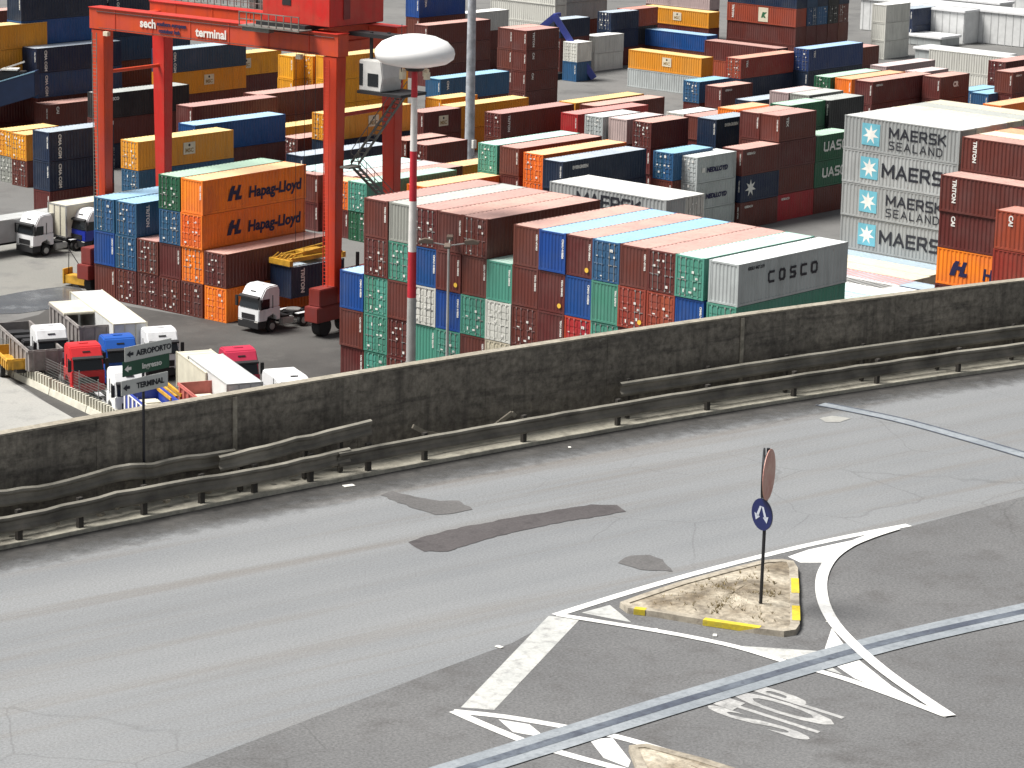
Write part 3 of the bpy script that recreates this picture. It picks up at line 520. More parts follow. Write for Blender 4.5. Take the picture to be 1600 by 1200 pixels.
# ------------------------------------------------------------ ground and roads
def sheet(name,pts,z,mat,kind='structure',label=None,cat=None):
    m=MB(); m.add([(x,y,z) for x,y in pts],[tuple(range(len(pts)))]); me=m.mesh(name)
    bm=bmesh.new(); bm.from_mesh(me); bmesh.ops.triangulate(bm,faces=bm.faces)
    for f in bm.faces:
        if f.normal.z<0: f.normal_flip()
    bm.to_mesh(me); bm.free()
    o=link(name,me,mat); 
    if label: tag(o,label,cat)
    else: o['kind']=kind
    return o
def ground_mat(name,c0,c1,c2,s1=.03,s2=.35,rough=.85,streak=None,bump=.15,fine=6,gr=.05):
    m,n,p=newmat(name)
    a=ramp(n,noise(n,s1,6,.6,world=True),.38,.62).outputs[0]
    col=mix(n,a,c0,c1)
    b=ramp(n,noise(n,s2,8,.65,world=True,sc3=streak[0] if streak else None,vec=streak[1] if streak else None),.5,.72).outputs[0]
    col=mix(n,b,col,c2)
    g_=noise(n,fine,3,.7,world=True); k=ramp(n,g_,.25,.75,(1-gr*4,)*3+(1,),(1+gr*2,)*3+(1,)).outputs[0]
    col=mix(n,1.0,col,k,'MULTIPLY')
    n.links.new(col,p.inputs['Base Color']); p.inputs['Roughness'].default_value=rough
    if bump:
        bu=N(n,'ShaderNodeBump'); bu.inputs['Strength'].default_value=bump; bu.inputs['Distance'].default_value=.02; n.links.new(g_,bu.inputs['Height']); n.links.new(bu.outputs[0],p.inputs['Normal'])
    return m
YARD=ground_mat('yard_asphalt',(.125,.125,.122),(.165,.163,.158),(.08,.08,.08),.03,.16)
sheet('ground',[(-3000,-500),(1500,-500),(1500,4000),(-3000,4000)],-.01,YARD)
OILY=ground_mat('oily_yard_asphalt',(.045,.043,.041),(.078,.075,.071),(.10,.096,.09),.09,.3,fine=8,gr=.08)
sheet('oily_yard',D['oily'],.004,OILY)
PALE=ground_mat('pale_concrete_road',(.30,.30,.285),(.36,.355,.33),(.24,.24,.23),.06,.4)
YL=ground_mat('pale_yard_concrete',(.19,.19,.175),(.24,.235,.215),(.11,.11,.11),.05,.2)
sheet('yard_lane',D['yard_lane'],.006,YL)
sheet('access_road',D['access_road'],.012,PALE)
WET=ground_mat('wet_asphalt',(.06,.065,.075),(.10,.105,.11),(.2,.21,.22),.12,.35,rough=.25)
sheet('wet_patch',D['wet'],.018,WET)
RA=D['road_angle']
def cracks(n,col,sc_=.42,w_=.007,amt=.28,c=(.05,.05,.05)):
    ge=N(n,'ShaderNodeNewGeometry'); nz=N(n,'ShaderNodeTexNoise'); nz.inputs['Scale'].default_value=1.3; nz.inputs['Detail'].default_value=6; n.links.new(ge.outputs['Position'],nz.inputs['Vector'])
    ad=N(n,'ShaderNodeMix',data_type='VECTOR'); ad.inputs[0].default_value=.22; n.links.new(ge.outputs['Position'],ad.inputs[4]); n.links.new(nz.outputs['Color'],ad.inputs[5])
    vo=N(n,'ShaderNodeTexVoronoi',feature='DISTANCE_TO_EDGE'); vo.inputs['Scale'].default_value=sc_; n.links.new(ad.outputs[1],vo.inputs['Vector'])
    a=ramp(n,vo.outputs['Distance'],w_*.3,w_,(1,1,1,1),(0,0,0,1)).outputs[0]; b=ramp(n,noise(n,.16,3,world=True),.5,.6).outputs[0]
    m=N(n,'ShaderNodeMath',operation='MULTIPLY'); n.links.new(a,m.inputs[0]); n.links.new(b,m.inputs[1]); m2=N(n,'ShaderNodeMath',operation='MULTIPLY'); m2.inputs[1].default_value=amt; n.links.new(m.outputs[0],m2.inputs[0])
    return mix(n,m2.outputs[0],col,c)
def road_mat():
    m,n,p=newmat('road_asphalt'); rot=(0,0,-RA)
    s1=ramp(n,noise(n,.34,4,.5,world=True,sc3=(1.3,.05,1),vec=rot),.38,.62).outputs[0]
    s2=ramp(n,noise(n,1.0,5,.6,world=True,sc3=(1.4,.045,1),vec=rot),.50,.68).outputs[0]
    s3=ramp(n,noise(n,.10,5,.6,world=True),.4,.65).outputs[0]
    col=mix(n,s1,(.150,.159,.169),(.205,.213,.220))
    k=N(n,'ShaderNodeMath',operation='MULTIPLY'); k.inputs[1].default_value=.7; n.links.new(s2,k.inputs[0])
    col=mix(n,k.outputs[0],col,(.150,.136,.122))
    k2=N(n,'ShaderNodeMath',operation='MULTIPLY'); k2.inputs[1].default_value=.35; n.links.new(s3,k2.inputs[0]); col=mix(n,k2.outputs[0],col,(.245,.25,.252))
    cr=ramp(n,noise(n,3.0,10,.75,world=True,sc3=(1,.35,1),vec=rot),.66,.73).outputs[0]; k3=N(n,'ShaderNodeMath',operation='MULTIPLY'); k3.inputs[1].default_value=.4; n.links.new(cr,k3.inputs[0]); col=mix(n,k3.outputs[0],col,(.10,.10,.10))
    g_=noise(n,22,2,.8,world=True); gg=ramp(n,g_,.25,.75,(.66,.66,.66,1),(1.3,1.3,1.3,1)).outputs[0]; col=mix(n,1.0,col,gg,'MULTIPLY')
    col=cracks(n,col)
    n.links.new(col,p.inputs['Base Color']); p.inputs['Roughness'].default_value=.8
    bu=N(n,'ShaderNodeBump'); bu.inputs['Strength'].default_value=.4; bu.inputs['Distance'].default_value=.02; n.links.new(g_,bu.inputs['Height']); n.links.new(bu.outputs[0],p.inputs['Normal']); return m
ROADM=road_mat()
JUNC=ground_mat('old_asphalt',(.122,.123,.126),(.156,.157,.159),(.10,.097,.097),.15,1.1,fine=20,gr=.14)
_n=JUNC.node_tree; _p=_n.nodes['Principled BSDF']; _s=_p.inputs['Base Color'].links[0].from_socket; _n.links.new(cracks(_n,_s,.6,.009,.35,(.045,.045,.045)),_p.inputs['Base Color'])
PATCH=ground_mat('asphalt_patch_material',(.065,.058,.060),(.085,.077,.079),(.045,.04,.042),.6,2.4,fine=18,gr=.1)
PATCH2=ground_mat('faded_patch_material',(.105,.102,.102),(.14,.136,.136),(.085,.083,.083),.6,2.4,fine=18,gr=.1)
DIRT_SHADE=ground_mat('roadside_dirt_shade',(.04,.038,.036),(.075,.072,.068),(.03,.029,.028),.8,3,fine=10,gr=.08)  # dark tone covers both dirt and the painted shade along the kerb
def curveX(y): a,b,c,d=D['curve']; return ((a*y+b)*y+c)*y+d
def offc(y,off,n=1e-3):
    x=curveX(y); t=Vector((curveX(y+n)-x,n)).normalized(); return (x-t.y*off,y+t.x*off)
YS=[8+1.6*i for i in range(50)]
RZ=34.0
edge=[offc(y,0) for y in YS]
road=edge+[(-5,edge[-1][1]+10),(60,60),(60,-60),(-60,-60),(edge[0][0]-3,-60)]
sheet('road',road,RZ,ROADM)
sheet('junction_road',D['junction'],RZ+.004,JUNC)
# gutter strip: dirt plus the kerb's shade painted as a ragged dark band
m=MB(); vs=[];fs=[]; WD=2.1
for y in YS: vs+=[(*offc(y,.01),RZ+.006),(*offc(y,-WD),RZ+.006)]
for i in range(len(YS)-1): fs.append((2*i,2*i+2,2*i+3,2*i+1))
m.add(vs,fs); gme=m.mesh('gutter_dirt_shade',fix=False); uv=gme.uv_layers.new(name='UVMap')
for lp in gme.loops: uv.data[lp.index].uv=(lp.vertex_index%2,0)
_n=DIRT_SHADE.node_tree; _o=_n.nodes['Material Output']; _p=_n.nodes['Principled BSDF']
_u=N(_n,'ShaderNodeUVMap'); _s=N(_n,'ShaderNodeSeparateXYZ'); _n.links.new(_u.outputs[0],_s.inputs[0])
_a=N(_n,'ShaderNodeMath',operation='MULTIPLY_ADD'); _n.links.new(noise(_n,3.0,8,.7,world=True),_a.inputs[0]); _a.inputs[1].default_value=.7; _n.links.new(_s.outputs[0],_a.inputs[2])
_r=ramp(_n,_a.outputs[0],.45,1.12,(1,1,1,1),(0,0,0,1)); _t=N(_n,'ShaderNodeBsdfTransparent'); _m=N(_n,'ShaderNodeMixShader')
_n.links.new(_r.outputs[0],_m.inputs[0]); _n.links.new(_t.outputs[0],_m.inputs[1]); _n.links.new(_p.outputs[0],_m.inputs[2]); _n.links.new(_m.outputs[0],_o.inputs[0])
struct('gutter_dirt_shade',gme,DIRT_SHADE)
def ragged(pts,st=.16,j=.035):
    rr=random.Random(len(pts)); out=[]; n=len(pts)
    for i in range(n):
        a=Vector(pts[i]);b=Vector(pts[(i+1)%n]); k=max(1,int((b-a).length/st))
        for q in range(k): t=a.lerp(b,q/k); out.append((t.x+rr.uniform(-j,j),t.y+rr.uniform(-j,j)))
    return out
for nm,k,mt,z in (('asphalt_patch','patch1',PATCH,.009),('asphalt_patch','patch2',PATCH2,.009),('asphalt_patch','patch3',PATCH2,.009),('pale_patch','patch4',PALE,.009)):
    sheet(nm,ragged(D[k]) if nm!='pale_patch' else D[k],RZ+z,mt)
# retaining wall, deck edge below the parapet
def strip_wall(name,off0,off1,z0,z1,mat,y0=8,y1=86,step=1.6,top=None):
    m=MB(); ys=[y0+(y1-y0)*i/int((y1-y0)/step) for i in range(int((y1-y0)/step)+1)]; vs=[];fs=[]
    for y in ys:
        a=offc(y,off0); b=offc(y,off1); vs+=[(*a,z0),(*a,z1),(*b,z1),(*b,z0)]
    for i in range(len(ys)-1):
        for j in range(4): fs.append((4*i+j,4*i+(j+1)%4,4*i+4+(j+1)%4,4*i+4+j))
    fs+=[(0,1,2,3),tuple(range(len(vs)-4,len(vs)))]
    m.add(vs,fs); return m
CONC=ground_mat('stained_concrete',(.155,.14,.118),(.255,.23,.19),(.075,.068,.06),.4,1.1,rough=.92,streak=((.5,.5,4.5),(0,0,0)),fine=6,gr=.17,bump=.8)
_n=CONC.node_tree; _p=_n.nodes['Principled BSDF']; _s=_p.inputs['Base Color'].links[0].from_socket
_k=N(_n,'ShaderNodeMath',operation='MULTIPLY'); _k.inputs[1].default_value=.6; _n.links.new(ramp(_n,noise(_n,1.0,5,.6,world=True,sc3=(3.5,3.5,.3)),.52,.68).outputs[0],_k.inputs[0])
_c=mix(_n,_k.outputs[0],_s,(.055,.05,.044)); _k=N(_n,'ShaderNodeMath',operation='MULTIPLY'); _k.inputs[1].default_value=.7; _n.links.new(ramp(_n,noise(_n,4,8,.75,world=True,sc3=(.6,.6,1.4)),.62,.70).outputs[0],_k.inputs[0])
_c=mix(_n,_k.outputs[0],_c,(.36,.34,.30)); _n.links.new(_c,_p.inputs['Base Color'])
CONCT=ground_mat('pale_worn_concrete',(.30,.27,.215),(.36,.33,.27),(.16,.145,.115),.6,3.5,rough=.9,fine=9,gr=.09,bump=.5)
KERB=ground_mat('kerb_concrete',(.44,.42,.345),(.56,.53,.44),(.24,.22,.18),.8,3,fine=9,gr=.08)
struct('retaining_wall',strip_wall('retaining_wall',.6,1.6,-.02,RZ-.05,None).mesh('retaining_wall'),CONC)
struct('kerb',strip_wall('kerb',0,.8,RZ-.2,RZ+.08,None).mesh('kerb'),KERB)
# parapet: panels between joints
JY=sorted([8,86]+D['joints']+D['joints2'])
pw=empty('parapet_wall','dark stained concrete parapet wall curving along the far edge of the road','wall',(0,0,0))
for i in range(len(JY)-1):
    y0,y1=JY[i]+.004,JY[i+1]-.004
    s=strip_wall('p',.80,1.02,RZ-.1,RZ+1.96,None,y0,y1,.8); link('wall_panel',s.mesh('wall_panel'),CONC,pw)
    s=strip_wall('p',.785,1.04,RZ+1.97,RZ+2.01,None,y0,y1,.8); link('coping',s.mesh('coping'),CONCT,pw)
for yj in D['joints']:
    x,y=offc(yj,.79); m=MB(); m.box(-.0,.03,-.05,.05,0,1.95); link('joint_strip',m.mesh('joint_strip'),CONCT,pw,loc=(x,y,RZ),rot=(0,0,math.atan2(-(curveX(yj+.01)-curveX(yj)),.01)))
# guard rails
RAILM=plain('weathered_rail_steel',(.20,.185,.155),.6,.2,var=.5); LIPM=plain('lit_rail_edge',(.30,.285,.24),.6,.1,var=.4); RPOST=plain('rusty_rail_post',(.05,.045,.04),.8)  # rail edge colour is paler to paint in light caught by the top lip
def rail(pts,h=.34,name='rail_beam',parent=None,wob=.0,seed=1):
    # pts: list of (x,y,z centre); W profile facing the road (+x side)
    rr=random.Random(seed); m=MB(); prof=[(0,-.5),(.05,-.42),(.055,-.28),(0,-.12),(0,.12),(.055,.28),(.05,.42),(0,.5)]; vs=[];fs=[];k=len(prof)
    for i,(x,y,z) in enumerate(pts):
        a=pts[max(0,i-1)]; b=pts[min(len(pts)-1,i+1)]; t=Vector((b[0]-a[0],b[1]-a[1])).normalized(); nx,ny=t.y,-t.x
        wb=rr.uniform(-wob,wob); wz=rr.uniform(-wob,wob)*.6
        for d,q in prof: vs.append((x+nx*(d+wb+.03),y+ny*(d+wb+.03),z+q*h+wz))
        for d,q in reversed(prof): vs.append((x+nx*(d+wb+.018),y+ny*(d+wb+.018),z+q*h+wz))
    K=2*k
    for i in range(len(pts)-1):
        for j in range(K): fs.append((K*i+j,K*i+(j+1)%K,K*i+K+(j+1)%K,K*i+K+j))
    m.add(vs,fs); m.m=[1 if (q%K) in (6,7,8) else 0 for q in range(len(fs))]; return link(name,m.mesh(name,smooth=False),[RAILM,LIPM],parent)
def rail_pts(y0,y1,off,z,step=.5,fz=None):
    n=max(2,int((y1-y0)/step)); out=[]
    for i in range(n+1):
        y=y0+(y1-y0)*i/n; o=off(y) if callable(off) else off; x,yy=offc(y,o); out.append((x,yy,(z(y) if callable(z) else z)))
    return out
gr=empty('guard_rail','long low steel guard rail on dark posts between the road and the concrete wall','guard rail',(0,0,0))
rail(rail_pts(8,D['ybreak'],.10,lambda y:RZ+.48+.03*math.sin(y*1.1),.4),parent=gr,wob=.03,seed=5)
rail(rail_pts(D['ybreak']-.3,86,.10,RZ+.46,.5),parent=gr,wob=.012,seed=6)
for y in D['posts']:
    x,yy=offc(y,.16); m=MB(); m.box(-.04,.04,-.06,.06,0,.68); link('post',m.mesh('post'),RPOST,gr,loc=(x,yy,RZ+.0))
g2=empty('guard_rail','upper steel guard rail running along the wall at the right','guard rail',(0,0,0))
rail(rail_pts(D['yup'],86,.45,RZ+.80,.6),parent=g2,wob=.008,seed=8)
for i in range(22):
    y=D['yup']+.3+2.3*i
    if y<85: x,yy=offc(y,.52); m=MB(); m.box(-.035,.035,-.05,.05,0,.9); link('post',m.mesh('post'),RPOST,g2,loc=(x,yy,RZ+.1))
g3=empty('guard_rail','crumpled broken upper guard rail ending above the road at the left','guard rail',(0,0,0))
rail(rail_pts(8,D['yl1'],.5,lambda y:RZ+.86+.05*math.sin(y*2),.35),parent=g3,wob=.04,seed=9)
rail(rail_pts(D['yl1']-.2,D['yl2']+.6,.56,lambda y:RZ+.84-.03*(y-D['yl1']),.35),parent=g3,wob=.05,seed=12)
rail(rail_pts(D['yl2'],D['yl3'],.30,lambda y:RZ+.78+.05*(y-D['yl2']),.35),parent=g3,wob=.02,seed=10)
for y in (D['yl2']+.6,D['yl2']+2.2,D['yl3']-.7):
    x,yy=offc(y,.38); m=MB(); m.box(-.04,.04,-.05,.05,0,.85); link('post',m.mesh('post'),RPOST,g3,loc=(x,yy,RZ+.1))
mb=MB(); P=[Vector(p) for p in D['bent']]
for a,b in zip(P,P[1:]): mb.beam(a,b,.05,.09)
tag(link('bent_rail',mb.mesh('bent_rail'),CONCT),'torn strip of rail sagging against the wall in mid road','rail strip')
for i,(x,y,s) in enumerate(D['rubble']):
    m=MB(); rr=random.Random(i); m.box(-s,s,-s*.7,s*.7,0,s*.8)
    m.v=[(a+rr.uniform(-s,s)*.4,b+rr.uniform(-s,s)*.4,c) for a,b,c in m.v]
    tag(link('rubble',m.mesh('rubble',bevel=s*.15),CONCT,loc=(x,y,RZ+.16),rot=(0,0,i)),'small pale lump of rubble lying behind the guard rail','rubble','rubble behind the guard rail')
# ------------------------------------------------------------ markings
PAINTW=ground_mat('road_paint',(.66,.66,.64),(.74,.74,.73),(.42,.42,.41),.8,4,rough=.7,fine=18,gr=.04,bump=.05)
PAINTO=ground_mat('worn_road_paint',(.40,.41,.40),(.50,.50,.48),(.20,.20,.20),1.6,4,rough=.75,fine=18,gr=.05,bump=.05)
def ribbon(pts,w_,z):
    P=[Vector(p) for p in pts]; # resample catmull
    Q=[]
    for i in range(len(P)-1):
        p0=P[max(0,i-1)];p1=P[i];p2=P[i+1];p3=P[min(len(P)-1,i+2)]
        for k in range(6):
            t=k/6; Q.append(.5*((2*p1)+(p2-p0)*t+(2*p0-5*p1+4*p2-p3)*t*t+(3*p1-p0-3*p2+p3)*t**3))
    Q.append(P[-1]); m=MB(); vs=[];fs=[]
    for i,q in enumerate(Q):
        t=(Q[min(len(Q)-1,i+1)]-Q[max(0,i-1)]).normalized(); nn=Vector((-t.y,t.x))*w_/2; vs+=[(q.x+nn.x,q.y+nn.y,z),(q.x-nn.x,q.y-nn.y,z)]
    for i in range(len(Q)-1): fs.append((2*i,2*i+1,2*i+3,2*i+2))
    m.add(vs,fs); return m.mesh('line')
for i,(k,w_,mt,z) in enumerate((('lineA',.19,PAINTW,.012),('lineB',.22,PAINTW,.032),('lineC',.17,PAINTW,.020),('lineD',.18,PAINTW,.012),('lineE',.18,PAINTW,.016))):
    struct('road_line',ribbon(D[k],w_,RZ+z),mt)
def inset(pts,d):
    P=[Vector(p) for p in pts]; n=len(P); c=sum(P,Vector((0,0)))/n; out=[]
    ar=sum(P[i].x*P[(i+1)%n].y-P[(i+1)%n].x*P[i].y for i in range(n)); s=1 if ar>0 else -1
    for i in range(n):
        a=(P[i]-P[i-1]).normalized(); b=(P[(i+1)%n]-P[i]).normalized(); na=Vector((-a.y,a.x))*s; nb=Vector((-b.y,b.x))*s; k=(na+nb); k=k/max(.5,k.length_squared/2); k=k if k.length<2.5 else k.normalized()*2.5
        out.append(tuple(P[i]+k*d))
    return out
for k_ in ('fill1','fill4','fill5','fill6','fill2','fill3'): D[k_]=inset(D[k_],.06 if k_!='fill4' else .08)
for k,mt in (('fill1',PAINTW),('fill2',PAINTO),('fill3',PAINTO),('fill4',PAINTW),('fill5',PAINTW),('fill6',PAINTW),('stopbar',PAINTO)):
    sheet('road_marking',D[k],RZ+.008,mt)
# STOP lettering painted on the road
me=text_mesh('STOP',1,.03,ext=0).copy(); me.name='road_lettering'
o_,ax_,ay_=[Vector(p) for p in D['stop']]; bb=[v.co.x for v in me.vertices]; by=[v.co.y for v in me.vertices]
x0,x1,y0_,y1_=min(bb),max(bb),min(by),max(by)
for v in me.vertices:
    u=(v.co.x-x0)/(x1-x0); t=(v.co.y-y0_)/(y1_-y0_); q=o_+(ax_-o_)*u+(ay_-o_)*t; v.co=(q.x,q.y,RZ+.012)
bm=bmesh.new(); bm.from_mesh(me)
for f in bm.faces:
    f.normal_update()
    if f.normal.z<0: f.normal_flip()
bm.to_mesh(me); bm.free()
me.materials.clear(); struct('road_lettering',me,ground_mat('faded_lettering_paint',(.34,.34,.34),(.46,.46,.45),(.135,.135,.138),1.6,3.2,rough=.8,fine=18,gr=.08))
# expansion joints
JM=ground_mat('joint_sealant_pale',(.21,.235,.26),(.28,.305,.33),(.15,.17,.19),.8,5,fine=16,gr=.06); JD=ground_mat('joint_dark_groove',(.06,.072,.10),(.12,.14,.17),(.04,.045,.065),1,5,fine=12,gr=.08)
struct('expansion_joint',ribbon(D['jointA'],.74,RZ+.022),JM); struct('expansion_joint',ribbon(D['jointA'],.20,RZ+.026),JD)
def shift(pts,d): 
    a=Vector(pts[0]);b=Vector(pts[-1]);t=(b-a).normalized();return [(p[0]-t.y*d,p[1]+t.x*d) for p in pts]
struct('expansion_joint',ribbon(D['jointB'],.34,RZ+.012),JM); struct('expansion_joint',ribbon(shift(D['jointB'],.2),.07,RZ+.016),JD); struct('expansion_joint',ribbon(shift(D['jointB'],-.17),.05,RZ+.016),JD)
# traffic islands
SOIL=ground_mat('island_soil',(.20,.16,.11),(.50,.45,.36),(.085,.068,.05),1.0,1.5,fine=9,gr=.14,bump=.8)
YP=ground_mat('yellow_kerb_paint',(.55,.42,.02),(.62,.50,.04),(.35,.28,.06),1.5,5,fine=16,gr=.05)
IKERB=ground_mat('island_kerb_stone',(.30,.265,.21),(.42,.38,.31),(.15,.125,.10),.9,3,fine=9,gr=.1)
def island(pts,label,yell=()):
    e=empty('traffic_island',label,'traffic island',(0,0,0)); P=[Vector(p) for p in pts]; c=sum(P,Vector((0,0)))/len(P)
    I=[]
    n=len(P)
    for i in range(n):
        a=(P[i]-P[i-1]).normalized(); b=(P[(i+1)%n]-P[i]).normalized(); nn=Vector((-(a+b).y,(a+b).x)).normalized()
        s=1 if nn.dot(c-P[i])>0 else -1; I.append(P[i]+nn*s*.17)
    m=MB(); vs=[(*p,RZ+.0) for p in P]+[(*(p*.995+c*.005),RZ+.11) for p in P]+[(*p,RZ+.11) for p in I]+[(*p,RZ+.02) for p in I]
    fs=[]
    for k in range(3):
        for i in range(n): fs.append((k*n+i,k*n+(i+1)%n,(k+1)*n+(i+1)%n,(k+1)*n+i))
    m.add(vs,fs); link('kerb',m.mesh('kerb'),IKERB,e)
    m=MB(); rr=random.Random(2); vs=[];fs=[]; 
    ring=4
    for r_ in range(ring+1):
        t=1-r_/ring*.98
        for p in I:
            q=c+(p-c)*t; vs.append((*q,RZ+.09+(.07*(1-t)+rr.uniform(-.02,.03) if r_ else 0)))
    for r_ in range(ring):
        for i in range(n): fs.append((r_*n+i,r_*n+(i+1)%n,(r_+1)*n+(i+1)%n,(r_+1)*n+i))
    fs.append(tuple(range(ring*n,ring*n+n))); m.add(vs,fs); link('soil',m.mesh('soil'),SOIL,e)
    for a,b in yell:
        A=Vector(a);Bv=Vector(b); t=(Bv-A).normalized(); nn=Vector((-t.y,t.x)); nn=nn if nn.dot(c-A)>0 else -nn
        m=MB(); A2=A-nn*.004; B2=Bv-nn*.004
        m.add([(*A2,RZ+.01),(*B2,RZ+.01),(*B2,RZ+.114),(*A2,RZ+.114),(*(A+nn*.14),RZ+.114),(*(Bv+nn*.14),RZ+.114)],[(0,1,2,3),(3,2,5,4)])
        link('yellow_stripe',m.mesh('yellow_stripe'),YP,e)
    return e
isl=island(D['island'],'triangular kerbed island with dirt, yellow kerb stripes and a sign post',D['yell'])
island(D['island2'],'second kerbed island cut off by the bottom edge')
# weeds/grass tufts on island: dry
GRS=plain('dry_grass',(.23,.18,.09),.9,var=.4)
m=MB(); rr=random.Random(7); A=[Vector(p) for p in D['island']]; c=sum(A,Vector((0,0)))/len(A)
for i in range(420):
    p=A[rr.randrange(len(A))]; q=A[rr.randrange(len(A))]; u=c+((p*.5+q*.5)-c)*rr.uniform(0,.78); 
    for k in range(3):
        t=rr.uniform(0,6.28); h=rr.uniform(.03,.09); d=rr.uniform(.02,.08)
        m.add([(u.x,u.y,RZ+.11),(u.x+.012,u.y+.01,RZ+.11),(u.x+d*math.cos(t),u.y+d*math.sin(t),RZ+.11+h)],[(0,1,2)])
o=link('dry_grass',m.mesh('dry_grass',fix=False),GRS); tag(o,'dry brown grass scattered over the triangular island','grass',kind='stuff')
for i,(x,y,s) in enumerate(D['litter']):
    m=MB(); m.box(-s,s,-s*.6,s*.6,0,.015); tag(link('litter',m.mesh('litter',bevel=.004),TXW,loc=(x,y,RZ+.01),rot=(0,0,i*1.1)),'small white scrap of litter lying on the asphalt','litter','scraps of litter on the road')
# ------------------------------------------------------------ sign post on the island
def disc(parent,name,z,rad,ang,front,rim,off=.05):
    M=Matrix.Translation((0,0,z))@Matrix.Rotation(ang,4,'Z')
    m=MB(); m.cyl((off,0,0),(off+.012,0,0),rad,32); f=link(name,m.mesh(name),front,parent); f.matrix_basis=M
    m=MB(); m.cyl((off-.016,0,0),(off-.002,0,0),rad*.995,32); b=link('sign_back',m.mesh('sign_back'),rim,f); return f,M
POLE=plain('dark_pole_steel',(.035,.035,.04),.5,.5); PINK,_n,_p=newmat('faded_red_sign')
_c=mix(_n,ramp(_n,noise(_n,3.5,6,.7),.35,.65).outputs[0],(.50,.22,.18),(.62,.40,.33)); _n.links.new(_c,_p.inputs['Base Color']); _p.inputs['Roughness'].default_value=.55
BLUE=plain('blue_sign_face',(.006,.011,.075),.4); SW=plain('white_sign_mark',(.42,.45,.52),.5)
sx,sy=D['sign'][:2]
sp=empty('sign_post','thin dark sign post with faded red disc above blue arrow disc on island','road sign',(sx,sy,RZ+.12))
m=MB(); m.cyl((0,0,0),(.02,.01,2.9),.032,10); link('pole',m.mesh('pole'),POLE,sp)
n1=R(24)
d1,_=disc(sp,'red_disc',2.42,.46,n1-R(1),PINK,POLE,.045)
d1b,_=disc(sp,'red_disc',2.44,.45,n1+math.pi+R(10),POLE,POLE,.055)
a2=math.atan2(-.75,.66)-R(56)
d2,M2=disc(sp,'blue_disc',1.69,.29,a2,BLUE,GALV,.05)
m=MB()
for s in (-1,1):
    m.add([(.068,0,.15),(.068,s*.055,.15),(.068,s*.15,-.04),(.068,s*.09,-.06)],[(0,1,2,3)]); m.add([(.068,s*.20,.0),(.068,s*.155,-.13),(.068,s*.04,-.045)],[(0,1,2)])
ar=link('arrow',m.mesh('arrow',fix=False),SW,d2)
# ------------------------------------------------------------ direction sign by the wall
gx,gy=D['guide'][:2]
gs=empty('direction_sign','leaning direction sign with grey, green and grey panels behind the left guard rail','road sign',(gx,gy,RZ))
m=MB(); m.cyl((0,0,0),(0,0,D['gz'][0]+.1),.028,10); link('pole',m.mesh('pole'),POLE,gs)
PG=plain('grey_sign_panel',(.50,.51,.49),.5); PGR=plain('green_sign_panel',(.006,.07,.035),.45)
ga=D['guide_ang']
for (z,mt,txt,tm,sh) in ((D['gz'][0],PG,'AEROPORTO',TXK,.04),(D['gz'][1],PGR,'Ingresso',TXW,-.02),(D['gz'][2],PG,'TERMINAL',TXK,-.06)):
    M=Matrix.Translation((0,0,z))@Matrix.Rotation(ga,4,'Z')
    m=MB(); m.box(-.56+sh,.68+sh,-.05,-.03,-.15,.15); p=link('panel',m.mesh('panel',bevel=.006),mt,gs); p.matrix_basis=M
    t=link('lettering',text_mesh(txt,.155,.003,al='CENTER'),tm,p); t.matrix_basis=Matrix.Translation((.2+sh,-.057,-.055))@Matrix.Rotation(R(90),4,'X')
    m=MB(); m.add([(-.52+sh,-.056,0),(-.42+sh,-.056,.07),(-.42+sh,-.056,.03),(-.34+sh,-.056,.03),(-.34+sh,-.056,-.03),(-.42+sh,-.056,-.03),(-.42+sh,-.056,-.07)],[(0,1,2),(2,3,4,5),(5,6,0),(0,2,5)]); link('arrow',m.mesh('arrow',fix=False),tm,p)
# ------------------------------------------------------------ light tower
lx,ly=D['lamp'][:2]
lt=empty('light_tower','tall red and white banded pole topped by a flat white dome','light tower',(lx,ly,0))
BR=plain('pole_red_paint',(.50,.02,.035),.5); BW=plain('pole_white_paint',(.72,.70,.68),.5); BG=plain('pole_grey_paint',(.36,.36,.35),.6)
zs=[(0,11.6,BG),(11.6,15.1,BR),(15.1,18.7,BW),(18.7,22.4,BR) if False else (15.1,15.1,BW)]
segs=[(0,8.2,BG),(8.2,11.5,BR),(11.5,15.12,BW),(15.12,18.66,BR),(18.66,22.44,BW),(22.44,25.3,BR)]
for a,b,mt in segs:
    r0=.37-.0065*a; r1=.37-.0065*b; m=MB(); m.cyl((0,0,a),(0,0,b),r0,20,r1); link('pole_band',m.mesh('pole_band'),mt,lt)
m=MB(); m.lathe([(.0,24.55),(1.2,24.6),(2.3,24.85),(2.72,25.15),(2.8,25.5),(2.72,25.85),(2.3,26.3),(1.5,26.65),(.7,26.8),(0,26.84)],48)
link('dome',m.mesh('dome',smooth=True),plain('dome_white_paint',(.86,.86,.86),.4,var=.02),lt)
m=MB(); m.lathe([(.0,24.3),(.6,24.3),(.75,24.56),(.0,24.56)],20); link('collar',m.mesh('collar'),DARK,lt)
for a in (0,1.6,3.1,4.7):
    m=MB(); m.box(1.0,1.35,-.16,.16,23.8,24.3); m.cyl((1.17,0,24.3),(1.17,0,24.7),.03,6); link('floodlight',m.mesh('floodlight'),PLATE,lt,rot=(0,0,a))
m=MB(); m.cyl((-.7,-.6,23.4),(-.7,-.6,27.5),.025,6); link('lightning_rod',m.mesh('lightning_rod'),DARK,lt)
